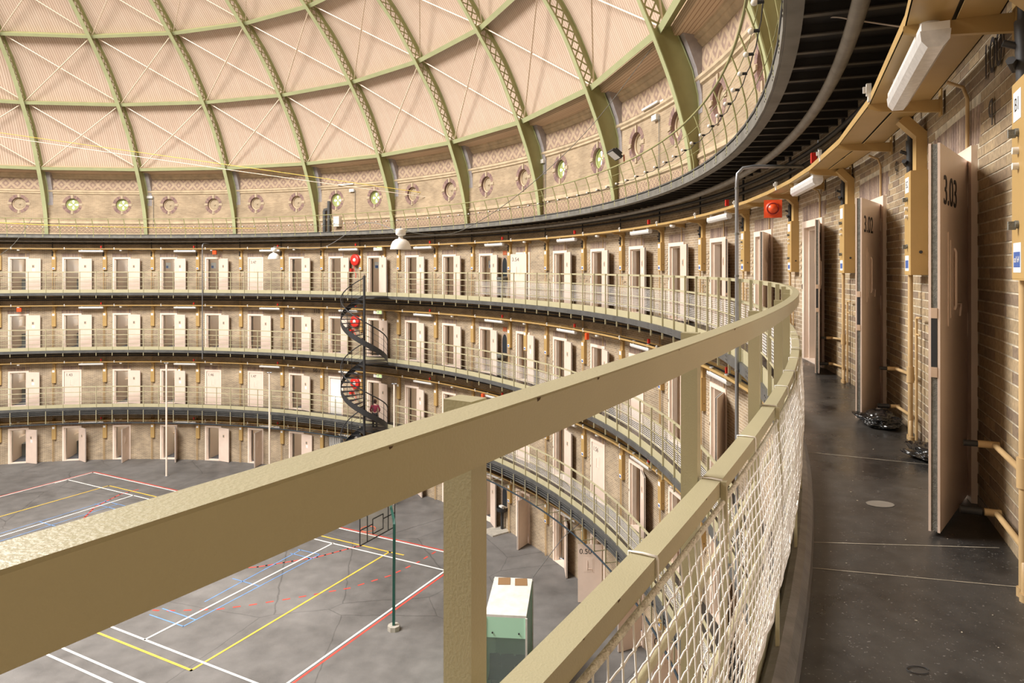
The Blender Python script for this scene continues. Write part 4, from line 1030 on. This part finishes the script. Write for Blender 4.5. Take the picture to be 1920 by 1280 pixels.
# alarm sounder
al = at('alarm_sounder', 25.66, 98.0, 11.82, label='orange-red square alarm sounder hung from the tray on the top ring', category='alarm')
al.rotation_euler[2] = R_(159)
m_ = MB(); m_.box(-0.125, 0.125, -0.05, 0.05, 0, 0.26); m_.obj('housing', 'orange', al)
m_ = MB(); m_.lathe([(0.105, 0.05), (0.10, 0.085), (0.07, 0.07), (0.06, 0.10), (0.001, 0.105)], 24, 0, (0, 0, 0.13), True, 'y'); m_.obj('horn', 'orange', al)
m_ = MB(); m_.lathe([(0.085, 0.078), (0.088, 0.088), (0.074, 0.088), (0.072, 0.076)], 24, 0, (0, 0, 0.13), True, 'y'); m_.obj('horn_ring', 'dred', al)
for (x, y, zz, k, lb) in ((0, 0, 0, 2, 'small red alarm box beside the tube light on the third-storey ring'), (0, 0, 0, 1, 'small red alarm box on the tray of the second-storey ring')):
    a = 69.3 if k == 2 else 51.9
    m_ = MB(); m_.box(-0.06, 0.06, -0.05, 0.05, 0, 0.22); m_.obj('alarm_box', 'orange', None, loc=P(25.62, a, k*H+2.22), rot=(0, 0, -R_(a)), label=lb, category='alarm')
m_ = MB(); m_.box(-0.11, 0.11, -0.04, 0.05, 0, 0.22); m_.obj('alarm_box', 'orange', None, loc=P(25.66, 9.8, 3*H+2.16), rot=(0, 0, -R_(9.8)), label='red alarm box on the top ring left of the closed door 3.47', category='alarm')
m_ = MB(); m_.box(-0.11, 0.11, -0.04, 0.05, 0, 0.22); m_.obj('alarm_box', 'orange', None, loc=P(25.66, -14.6, 2*H+2.16), rot=(0, 0, -R_(-14.6)), label='red alarm box above the leftmost open door of the third storey', category='alarm')
# grey conduits dropping from the upper gallery
for a, lb in ((98.96, 'grey steel conduit standing before the top gallery railing at right'), (8.97, 'thin grey conduit pole before the galleries at left')):
    m_ = MB(); r = 0.026 if a > 50 else 0.028
    m_.tube([P(26.0, a-0.2, 12.52), P(25.3, a, 12.52), P(25.16, a, 12.50), P(25.085, a, 12.42), P(25.075, a, 12.28), P(25.075, a, 6.6 if a > 50 else 6.0)], r, 10)
    o = empty('conduit', label=lb, category='conduit'); m_.obj('steel_tube', 'galv', o)
    m_ = MB()
    for zz in (12.2, 11.55, 10.95, 9.6): m_.tube([P(25.075, a, zz), P(25.075, a, zz+0.03)], r+0.005, 10)
    m_.obj('clamp', 'felt', o)
# ------------------------------------------------------------------ hose reels, exit signs, niches
hr = MB(); hr.lathe([(0.05, -0.14), (0.28, -0.14), (0.30, -0.12), (0.30, -0.09), (0.27, -0.08), (0.27, -0.03), (0.30, -0.02), (0.30, 0.0), (0.05, 0.0)], 28, 0, (0, 0, 0), True, 'y'); HR = hr.mesh('reel', 'red')
hr = MB(); hr.lathe([(0.001, -0.19), (0.07, -0.18), (0.09, -0.15), (0.10, -0.14)], 16, 0, (0, 0, 0), True, 'y'); HRB = hr.mesh('hub', 'white')
hr = MB(); hr.tube([(-0.1, -0.06, -0.28), (-0.08, -0.07, -0.5), (0.05, -0.06, -0.75), (0.02, -0.05, -0.95)], 0.018, 8); HRH = hr.mesh('hose_end', 'red')
hr = MB(); hr.box(-0.42, -0.28, -0.08, 0.1, -0.62, -0.45); HRC = hr.mesh('call_point', 'red')
for k in (3, 2, 1):
    o = at('hose_reel', 26.0, 30.3, k*H+1.80, label='round red fire hose reel on the wall behind the stair, %s' % RINGW[k], category='hose reel')
    link('reel', HR, o); link('hub', HRB, o); link('hose_end', HRH, o); link('call_point', HRC, o)
    o = at('exit_sign', 25.75, 34.35, k*H+2.27, label='lit green exit sign beside the spiral stair, %s' % RINGW[k], category='sign')
    m_ = MB(); m_.box(-0.30, 0.30, -0.04, 0.04, 0, 0.20); m_.obj('housing', 'white', o)
    m_ = MB(); m_.box(-0.05, 0.28, -0.045, -0.04, 0.02, 0.18); s_ = m_.obj('green_panel', 'lcd', o)
    m_ = MB(); m_.box(0.02, 0.10, -0.048, -0.045, 0.04, 0.16); m_.box(0.14, 0.26, -0.048, -0.045, 0.08, 0.12); m_.obj('pictogram', 'white', s_)
for k in (3, 2, 0):
    o = at('washing_niche', RW, 54.0, k*H, label='arched black wash niche with a mirror between two cells, %s' % RINGW[k], category='niche')
    zb = 1.0
    pts = [(-0.17, zb)]+[(0.17*math.cos(t), 1.50+0.30*math.sin(t)) for t in [PI-PI*i/12 for i in range(13)]]+[(0.17, zb)]
    m_ = MB(); m_.face([(x, -0.012, z) for x, z in pts]); m_.obj('mirror', 'glassd', o)
    out = [(x*1.45, 1.0 if z <= zb else 1.5+(z-1.5)*1.28) for x, z in pts]
    m_ = MB(); m_.grid([[(x, -0.02, z) for x, z in pts], [(x, -0.02, z) for x, z in out], [(x, 0.0, z) for x, z in out]]); m_.obj('brick_arch', 'soldier', o)
    m_ = MB(); m_.lathe([(0.24, 0.98), (0.22, 0.82), (0.08, 0.78)], 16, 0, (0, -0.16, 0)); m_.box(-0.05, 0.05, -0.20, -0.10, 0, 0.8); m_.obj('basin', 'felt' if k else 'black', o)
    if k: 
        m_ = MB(); m_.box(-0.14, 0.14, -0.02, 0, 1.92, 2.10); m_.obj('rust_plate', 'rust', o)
    else:
        m_ = MB(); m_.box(-0.1, 0.1, -0.25, -0.12, 0.98, 1.05); m_.obj('paper_towel', 'white', o)
        m_ = MB(); m_.box(-0.4, 0.4, -0.9, 0.0, 0.0, 0.06); m_.obj('plinth', 'concrete', o)
# lettering on the walls
for (s_, a, z, sz) in (('110', 24.0, 2*H+2.25, 0.30), ('66-71', 24.2, 1*H+2.25, 0.30), ('q', 112.83, 11.90, 0.20), ('100', 112.9, 12.14, 0.26), ('q', 107.0, 11.98, 0.18), ('1', 101.4, 12.0, 0.18)):
    o = text('wall_lettering', s_, sz, 'ink', WALLS[3 if z > 9.75 else (2 if z > 6.5 else 1)], P(RW-0.014, a, z), (PI/2, 0, -R_(a)))
# near cabinet stickers
o = at('control_cabinet', RW, AL(64)-0.82, 3*H+1.268, label='ochre cabinet at the right picture edge with B1 label', category='cabinet') if False else None
near_cab = [c for c in bpy.data.objects if c.name.startswith('control_cabinet') and c.parent is None and abs(c.location.z-(3*H+1.268)) < 0.01]
for c in near_cab:
    ang = math.degrees(math.atan2(c.location.x, c.location.y))
    if 108 < ang < 111: text('label_text', 'B2', 0.075, 'ink', c, (-0.015, -0.1185, 0.68), (PI/2, 0, 0), 0.0003); c['label'] = 'ochre control cabinet with B2 label between doors 3.02 and 3.03'
    if 102 < ang < 105: c['label'] = 'ochre control cabinet left of the open door 3.02'
    if 114 < ang < 118:
        text('label_text', 'B1', 0.075, 'ink', c, (-0.015, -0.1185, 0.68), (PI/2, 0, 0), 0.0003); text('label_text', 'cel 64', 0.035, 'white', c, (-0.015, -0.1195, 0.08), (PI/2, 0, 0), 0.0003)
        c['label'] = 'ochre control cabinet with B1 label at the right picture edge'
# ------------------------------------------------------------------ spiral stair
st = empty('spiral_staircase', P(STAIR_R, STAIR_A, 0), 0, label='black iron spiral staircase standing before the galleries', category='staircase')
m_ = MB(); m_.tube([(0, 0, 0), (0, 0, 10.75)], 0.06, 12); m_.obj('centre_pole', 'black', st)
def SP(r, th, z): return (r*math.sin(R_(th)), r*math.cos(R_(th)), z)
NT = 17; RS = 1.10
tr = MB()
q0 = [SP(0.05, -10, 0), SP(RS, -10.5, 0), SP(RS, 10.5, 0), SP(0.05, 10, 0)]; q1 = [(x, y, z-0.025) for x, y, z in q0]
tr.face(q0); tr.face(q1[::-1])
for i in range(4): tr.face([q0[i], q0[(i+1) % 4], q1[(i+1) % 4], q1[i]])
TRD = tr.mesh('tread', 'black')
for k in (3, 2, 1):
    for i in range(NT):
        th = -12-(i+0.5)*270/NT; link('tread', TRD, st, (0, 0, k*H-(i+1)*H/(NT+1)), (0, 0, -R_(th)))
    rows = []; hr_ = []; mids = [[], []]
    N = 40
    for j in range(N+1):
        th = -12-270*j/N; zz = k*H-(H/(NT+1))*0.5-(H-H/(NT+1))*j/N
        rows.append([SP(RS, th, zz-0.14), SP(RS, th, zz+0.14), SP(RS+0.015, th, zz+0.14), SP(RS+0.015, th, zz-0.14)])
        hr_.append(SP(RS, th, zz+1.0)); mids[0].append(SP(RS, th, zz+0.4)); mids[1].append(SP(RS, th, zz+0.7))
    m_ = MB(); m_.grid(rows, 0, False, True); m_.obj('stringer', 'black', st)
    m_ = MB(); m_.tube(hr_, 0.028, 6); m_.obj('handrail', 'black', st)
    m_ = MB()
    for mm in mids: m_.tube(mm, 0.008, 4)
    m_.obj('infill_rod', 'black', st)
    for j in range(0, 9):
        th = -12-270*j/8; zz = k*H-(H/(NT+1))*0.5-(H-H/(NT+1))*j/8
        m_ = MB(); m_.tube([SP(RS, th, zz), SP(RS, th, zz+1.0)], 0.013, 5); m_.obj('baluster', 'black', st)
    m_ = MB(); pts = [SP(0.05, -12, k*H)]+[SP(RS+0.03, -12+90*j/8, k*H) for j in range(9)]+[SP(0.05, 78, k*H)]
    lo_ = [(x, y, z-0.05) for x, y, z in pts]; m_.face(pts); m_.face(lo_[::-1]); m_.grid([pts, lo_], 0, False, True); m_.obj('landing', 'black', st)
    for th in (-12, 78):
        m_ = MB(); m_.tube([SP(RS, th, k*H), SP(RS, th, k*H+1.05)], 0.016, 6); m_.obj('newel', 'black', st)
# person walking down the stair
def skin_body(name, joints, edges, radii, m, parent=None, root=0, sub=2, **pr):
    me = bpy.data.meshes.new(name); me.from_pydata(joints, edges, []); me.materials.append(M[m])
    o = bpy.data.objects.new(name, me); COL.objects.link(o); o.parent = parent
    md = o.modifiers.new('skin', 'SKIN'); me.skin_vertices[0].data[root].use_root = True
    for v, r in zip(me.skin_vertices[0].data, radii): v.radius = (r, r*0.85)
    s_ = o.modifiers.new('sub', 'SUBSURF'); s_.levels = sub; s_.render_levels = sub
    for k_, v_ in pr.items(): o[k_] = v_
    return o
th = 45; PB = Vector(P(STAIR_R, STAIR_A, 0)); pr_ = SP(0.60, th, 0)
zf = 1*H+0.002
pe = empty('person', (PB.x+pr_[0], PB.y+pr_[1], zf), R_(12), label='person in a maroon top and dark trousers on the spiral stair', category='person'); pe.scale = (0.84, 0.84, 0.84)
J = [(0, 0, 0.92), (0, 0, 1.12), (0, 0, 1.32), (0, 0.02, 1.42), (0, 0.03, 1.50), (0, 0.03, 1.60), (-0.17, 0, 1.36), (-0.27, -0.02, 1.12), (-0.20, 0.16, 0.98), (0.17, 0, 1.36), (0.28, -0.02, 1.12), (0.24, 0.14, 0.95),
     (-0.09, 0, 0.88), (-0.10, 0.03, 0.47), (-0.10, -0.02, 0.07), (-0.10, 0.12, 0.04), (0.09, 0, 0.88), (0.10, 0.05, 0.47), (0.10, 0.0, 0.07), (0.10, 0.14, 0.04)]
E_ = [(0, 1), (1, 2), (2, 3), (3, 4), (4, 5), (2, 6), (6, 7), (7, 8), (2, 9), (9, 10), (10, 11), (0, 12), (12, 13), (13, 14), (14, 15), (0, 16), (16, 17), (17, 18), (18, 19)]
RR = [0.13, 0.12, 0.15, 0.055, 0.05, 0.085, 0.06, 0.045, 0.03, 0.06, 0.045, 0.03, 0.09, 0.06, 0.04, 0.035, 0.09, 0.06, 0.04, 0.035]
body = skin_body('body', J, E_, RR, 'skin', pe)
skin_body('pullover', [J[0], J[1], J[2], (0, 0.01, 1.40), J[6], J[7], (-0.21, 0.13, 1.0), J[9], J[10], (0.25, 0.11, 0.98)], [(0, 1), (1, 2), (2, 3), (2, 4), (4, 5), (5, 6), (2, 7), (7, 8), (8, 9)], [0.15, 0.14, 0.165, 0.08, 0.075, 0.06, 0.045, 0.075, 0.06, 0.045], 'maroon', pe)
skin_body('trousers', [(0, 0, 0.93), J[12], J[13], J[14], J[16], J[17], J[18]], [(0, 1), (1, 2), (2, 3), (0, 4), (4, 5), (5, 6)], [0.14, 0.10, 0.075, 0.06, 0.10, 0.075, 0.06], 'trouser', pe)
m_ = MB(); m_.lathe([(0.001, 0.12), (0.06, 0.105), (0.10, 0.06), (0.108, 0.0), (0.095, -0.06), (0.07, -0.10)], 16, 0, (0, 0.05-0.02, 1.60)); m_.lathe([(0.001, 0.05), (0.035, 0.035), (0.045, 0), (0.03, -0.035)], 12, 0, (-0.05, -0.10, 1.68)); m_.obj('hair', 'hair', pe)
# ------------------------------------------------------------------ hall things: booth, hoop, poles, lamps, cables
bo = empty('guard_booth', label='mint green guard booth with a white roof and glass sides on the court', category='booth')
rf = [Vector((21.0, 5.79, 2.3)), Vector((22.07, 5.66, 2.3)), Vector((21.87, 3.59, 2.3)), Vector((20.82, 3.69, 2.3))]
m_ = MB(); lo_ = [v-Vector((0, 0, 0.06)) for v in rf]; m_.face(rf); m_.face(lo_[::-1]); m_.grid([rf, lo_], 0, False, True); m_.obj('roof', 'roofw', bo)
def quad_wall(p, q, z0, z1, m, nm, t=0.03, parent=bo, inset=0.0):
    d = (q-p); d.z = 0; d.normalize(); n_ = Vector((-d.y, d.x, 0))*t
    m_ = MB(); a_, b_ = p+d*inset, q-d*inset
    base = [a_, b_, b_+n_, a_+n_]; m_.grid([[(v.x, v.y, z) for v in base] for z in (z0, z1)], 0, False, True); m_.face([(v.x, v.y, z0) for v in base]); m_.face([(v.x, v.y, z1) for v in base]); return m_.obj(nm, m, parent)
quad_wall(rf[3], rf[2], 1.72, 2.24, 'mint', 'mint_panel'); quad_wall(rf[3], rf[2], 0.3, 1.72, 'bglass', 'glass_pane'); quad_wall(rf[3], rf[2], 0.0, 0.3, 'mint', 'mint_panel')
quad_wall(rf[2], rf[1], 0.0, 2.24, 'bglass', 'glass_pane'); quad_wall(rf[0], rf[3], 0.0, 2.24, 'mint', 'mint_panel'); quad_wall(rf[1], rf[0], 0.0, 2.24, 'mint', 'mint_panel')
for v in (rf[3], rf[2], rf[1], rf[0]):
    m_ = MB(); m_.box(v.x-0.025, v.x+0.025, v.y-0.025, v.y+0.025, 0, 2.24); m_.obj('corner_post', 'roofw', bo)
c = rf[0]*0.5+rf[1]*0.5; c = c*0.88+(rf[2]*0.5+rf[3]*0.5)*0.12
for s_ in (-1, 1):
    dx = (rf[1]-rf[0])*0.22*s_; q = c+dx
    m_ = MB(); m_.box(q.x-0.17, q.x+0.17, q.y-0.21, q.y+0.21, 2.301, 2.315); m_.obj('roof_vent', 'brown', bo)
for i in range(8):
    v = rf[3]*0.5+rf[2]*0.5; 
for s_ in (0.18, 0.82):
    v = rf[3].lerp(rf[2], s_); m_ = MB(); m_.cyl((v.x, v.y-0.005, 1.85), 0.02, -0.03, 8, 0, axis='y'); m_.obj('screw_cap', 'black', bo)
for i in range(3):
    v = rf[3].lerp(rf[2], 0.15+i*0.36)+Vector((0.03, 0.55, 0))
    ch = empty('chair', (v.x, v.y, 0), 0, label='dark plastic chair inside the guard booth, %s from the left' % ORD[i+1], category='chair', group='chairs inside the guard booth')
    m_ = MB(); m_.grid([[(x, y, z) for x in (-0.20, -0.1, 0.1, 0.20)] for y, z in ((-0.20, 0.45), (0.0, 0.44), (0.17, 0.46), (0.20, 0.52))], 0, True); m_.grid([[(x, y, z-0.02) for x in (-0.20, -0.1, 0.1, 0.20)] for y, z in ((-0.20, 0.45), (0.0, 0.44), (0.17, 0.46), (0.20, 0.52))], 0, True); m_.obj('seat', 'seat', ch)
    m_ = MB(); m_.grid([[(x*w_, y, z) for x in (-0.19, -0.1, 0.1, 0.19)] for y, z, w_ in ((0.18, 0.52, 0.9), (0.21, 0.68, 1), (0.22, 0.82, 1), (0.21, 0.88, 0.8))], 0, True); m_.grid([[(x*w_, y+0.02, z) for x in (-0.19, -0.1, 0.1, 0.19)] for y, z, w_ in ((0.18, 0.52, 0.9), (0.21, 0.68, 1), (0.22, 0.82, 1), (0.21, 0.88, 0.8))], 0, True); m_.obj('backrest', 'seat', ch)
    for x in (-0.17, 0.17):
        for y in (-0.15, 0.16):
            m_ = MB(); m_.tube([(x*1.15, y*1.2, 0), (x, y, 0.44)], 0.011, 6); m_.obj('leg', 'galv', ch)
m_ = MB(); v = rf[1]; m_.tube([(v.x, v.y, 2.33), (23.1, 8.0, 2.55), (24.9, 10.7, 2.9)], 0.012, 6); m_.obj('booth_cable', 'galv', None, label='thin pale cable from the booth roof to the gallery wall', category='cable')
hp = empty('basketball_hoop', (17.85, 7.29, 0), 0, label='dark green basketball post with a framed clear backboard', category='basketball hoop')
m_ = MB(); m_.tube([(0, 0, 0), (0.02, 0.0, 3.25), (-0.02, 0.1, 3.36), (-0.30, 0.85, 3.72)], 0.055, 4, sm=False); m_.obj('post', 'dgreen', hp)
m_ = MB(); m_.tube([(0, 0, 0.0), (0, 0, 0.14)], 0.19, 8, sm=False); m_.obj('base_plate', 'concrete', hp)
b0 = Vector((17.0, 6.50, 2.9))-Vector((17.85, 7.29, 0)); b1 = Vector((17.76, 8.0, 2.9))-Vector((17.85, 7.29, 0))
b0 = Vector((17.0-17.85, 6.48-7.29, 2.9)); b1 = Vector((17.76-17.85, 7.98-7.29, 2.9))
def bpnt(u, h): v = b0.lerp(b1, u); return Vector((v.x, v.y, 2.9+h))
m_ = MB()
for (u0, h0, u1, h1) in ((0, 0, 1, 0), (0, 1.1, 1, 1.1), (0, 0, 0, 1.1), (1, 0, 1, 1.1), (0.2, 0, 0.2, 1.1), (0.8, 0, 0.8, 1.1), (0.35, 0.15, 0.65, 0.15), (0.35, 0.6, 0.65, 0.6), (0.35, 0.15, 0.35, 0.6), (0.65, 0.15, 0.65, 0.6), (0, 0.45, 0.35, 0.45), (0.65, 0.45, 1, 0.45)):
    m_.tube([bpnt(u0, h0), bpnt(u1, h1)], 0.02, 4)
m_.obj('backboard_frame', 'black', hp)
m_ = MB(); m_.face([bpnt(0, 0), bpnt(1, 0), bpnt(1, 1.1), bpnt(0, 1.1)]); m_.obj('backboard', 'clear', hp)
nrm = (b1-b0).cross(Vector((0, 0, 1))).normalized()*-1
cc = bpnt(0.5, 0.15)+nrm*0.38
m_ = MB(); m_.tube([cc+Vector((0.225*math.cos(t), 0.225*math.sin(t), 0)) for t in [2*PI*i/24 for i in range(24)]], 0.011, 6, closed=True); m_.obj('ring', 'orange', hp)
for nm, x, y, h, lb in (('a', 2.92, 22.75, 6.05, 'left slender cream volleyball pole standing near the far wall'), ('b', 8.55, 22.4, 5.6, 'middle slender cream pole standing before the ground floor cells'), ('c', 15.87, 18.4, 5.68, 'right slender cream pole standing before the galleries, beside the stair')):
    o = empty('hall_pole', (x, y, 0), 0, label=lb, category='pole')
    m_ = MB(); m_.tube([(0, 0, 0), (0, 0, h)], 0.045, 10); m_.obj('shaft', 'cream', o)
    m_ = MB(); m_.tube([(-0.12, 0, h), (0.12, 0, h)], 0.03, 6); m_.tube([(0, -0.1, h), (0, 0.1, h)], 0.03, 6); m_.obj('pulley', 'galv', o)
    m_ = MB(); m_.tube([(0, 0, 0), (0, 0, 0.03)], 0.12, 12); m_.obj('foot', 'galv', o)
for (x, y, z, lb) in ((19.12, 1.1, 11.49, 'large white bell pendant lamp hanging nearer, right of centre'), (12.0, 13.38, 11.47, 'smaller looking white bell pendant lamp hanging farther off at left')):
    o = empty('pendant_lamp', (x, y, z), 0, label=lb, category='lamp', group='white bell pendants')
    m_ = MB(); m_.lathe([(0.225, 0.0), (0.222, 0.03), (0.205, 0.10), (0.17, 0.17), (0.11, 0.215), (0.05, 0.235), (0.045, 0.30), (0.02, 0.31)], 28); m_.lathe([(0.218, 0.0), (0.20, 0.09), (0.165, 0.16), (0.1, 0.205)], 28); m_.obj('shade', 'white', o)
    m_ = MB(); m_.lathe([(0.05, 0.29), (0.10, 0.31), (0.11, 0.34), (0.11, 0.42), (0.10, 0.44), (0.001, 0.45)], 20); m_.obj('gear_housing', 'white', o)
    m_ = MB(); m_.lathe([(0.001, 0.03), (0.05, 0.05), (0.06, 0.10), (0.03, 0.2)], 12); m_.obj('lamp_bulb', 'bulb', o)
    m_ = MB(); m_.tube([(0, 0, 0.44), (0, 0, 0.50)], 0.012, 6); m_.obj('hook', 'galv', o)
def pix(x, y, d): return Vector((21.62992+(x-969.02)*d/1277.24, -13.624+d, 11.06061-(y-504.617)*d/1277.24))
def cable(pts, r, m, lb, sag=0.0):
    pts = [pix(*p) for p in pts]; q = []
    for i in range(len(pts)-1):
        p0, p1, p2, p3 = pts[max(0, i-1)], pts[i], pts[i+1], pts[min(len(pts)-1, i+2)]
        for k_ in range(8):
            t = k_/8; q.append(0.5*((2*p1)+(p2-p0)*t+(2*p0-5*p1+4*p2-p3)*t*t+(3*p1-p0-3*p2+p3)*t**3))
    q.append(pts[-1]); m_ = MB(); m_.tube(q, r, 5); return m_.obj('hanging_cable', m, None, label=lb, category='cable')
cable([(1222, 90, 17.2), (1110, 235, 16.5), (990, 350, 15.6), (880, 425, 15), (815, 440, 14.8), (748, 431, 14.72)], 0.008, 'felt', 'dark cable sagging from a dome rib to the nearer pendant lamp')
cable([(-120, 232, 36), (200, 277, 36), (520, 322, 34), (812, 364, 33.5)], 0.016, 'yel', 'upper yellow cord stretched across the dome at left')
cable([(-120, 238, 34), (200, 285, 34), (520, 331, 33), (812, 371, 33.3)], 0.016, 'brace', 'pale cord stretched just below the upper yellow cord')
cable([(-120, 411, 26), (120, 423, 30), (330, 427, 34), (480, 428, 36.5)], 0.016, 'yel', 'lower yellow cord before the upper railing at left')
cable([(740, 431, 14.72), (680, 420, 17), (600, 465, 22), (513, 462, 27)], 0.007, 'galv', 'thin grey cable linking the two pendant lamps')
cable([(1476, -20, 5.3), (1477, 24, 5.4), (1500, 38, 5.4), (1562, 32, 5.0), (1600, 37, 4.8), (1690, 50, 4.3)], 0.006, 'brace', 'pale cable looping from the upper railing across the dark underside')
cable([(60, 410, 37.5), (28, 455, 37.4), (0, 478, 37.3)], 0.012, 'felt', 'dark cable hanging by the upper railing at far left')
# floodlight clamped to the upper rail
fl = empty('floodlight', P(24.86, 79.2, 14.0), -R_(79.2), label='black square floodlight clamped on the upper gallery rail', category='floodlight')
m_ = MB(); T = lambda x, y, z: (x, y*math.cos(0.9)-z*math.sin(0.9), y*math.sin(0.9)+z*math.cos(0.9))
m_.box(-0.24, 0.24, -0.04, 0.04, 0.05, 0.38, 0, T); m_.box(-0.14, 0.14, 0.04, 0.13, 0.1, 0.32, 0, T); m_.obj('housing', 'black', fl)
m_ = MB(); m_.box(-0.21, 0.21, -0.045, -0.04, 0.08, 0.35, 0, T); m_.obj('front_glass', 'tube', fl)
m_ = MB(); m_.tube([(0.1, 0.05, 0.12), (0.1, 0.06, -0.03), (0.1, 0.05, -0.12)], 0.02, 6); m_.obj('bracket', 'rust', fl)
# small fittings on the drum wall
for (a, z, lb) in ((77.9, 15.60, 'bare white tube light high on the drum wall at right'), (28.8, 15.56, 'white tube light high on the drum wall near the centre')):
    m_ = MB(); m_.box(-0.55, 0.55, -0.14, -0.06, 0, 0.06); m_.box(0.45, 0.75, -0.06, 0.05, 0, 0.05); m_.obj('wall_tube_light', 'white', None, loc=P(26.05, a, z), rot=(0, 0, -R_(a)), label=lb, category='light fitting')
for (a, z, lb) in ((78.2, 15.2, 'small white box on the drum wall at right'), (57.9+2.4, 15.18, 'small white box between two round windows right of centre'), (29.6, 15.18, 'small white box between two lit round windows'), (2.4-1.8, 15.18, 'small white box on the drum wall by the second rib from left')):
    o = at('wall_box', 26.06, a, z, label=lb, category='box'); m_ = MB(); m_.box(-0.16, 0.16, -0.08, 0.04, 0, 0.15); m_.obj('casing', 'white', o)
    m_ = MB(); m_.tube([(0.19, 0.0, 0.1), (0.19, 0.0, -1.7)], 0.012, 5); m_.obj('conduit', 'felt', o)
o = at('riser_pipes', 25.95, 25.9, 13.0, label='pair of thick dark riser pipes against the drum wall', category='pipe')
m_ = MB(); m_.tube([(0.12, 0, 0), (0.12, 0, 1.75)], 0.085, 10); m_.tube([(-0.2, 0, 0), (-0.2, 0, 1.2), (-0.17, 0, 1.28), (0.1, 0, 1.32)], 0.085, 10); m_.obj('lagged_pipes', 'steel', o)
o = at('meter_cupboard', 26.0, 27.5, 13.35, label='cream electrical cupboard on the drum wall beside the riser pipes', category='cupboard')
m_ = MB(); m_.box(-0.2, 0.2, -0.15, 0.08, 0, 0.55); m_.obj('casing', 'cellwall', o); m_ = MB(); m_.box(-0.18, 0.18, -0.16, -0.15, 0.02, 0.53); m_.obj('door', 'white', o)
# bin liners on the near floor
def bag(x, y, sx, sy, sz, seed, lb):
    b = bmesh.new(); bmesh.ops.create_icosphere(b, subdivisions=5, radius=1.0)
    for v in b.verts:
        p = v.co.copy(); n_ = noise.noise(p*1.7+Vector((seed, 0, 0))); n2 = abs(noise.noise(p*4.3+Vector((0, seed, 0)))); n3 = abs(noise.noise(p*9+Vector((0, 0, seed))))
        r = 1+0.40*n_-0.26*n2-0.05*n3; v.co = Vector((p.x*r*sx, p.y*r*sy, max(0.0, (p.z*0.5+0.42)*r*sz)))
    me = bpy.data.meshes.new('bin_liner'); b.to_mesh(me); b.free(); me.materials.append(M['bag'])
    for p_ in me.polygons: p_.use_smooth = True
    return link('bin_liner', me, None, (x, y, 9.752), None, label=lb, category='bin bag')
bag(24.66, -7.93, 0.17, 0.20, 0.12, 3.1, 'crumpled black bin liner beneath the open door 3.02')
bag(24.50, -8.93, 0.15, 0.22, 0.10, 8.4, 'flattened black bin liner by the wall just beyond door 3.03')
m_ = MB(); m_.tube([(22.94+0.035*math.cos(t), -11.40+0.022*math.sin(t), 9.753) for t in [2*PI*i/24 for i in range(22)]], 0.0018, 5); m_.obj('wire_loop', 'black', None, label='small loop of black wire lying on the near floor', category='wire')
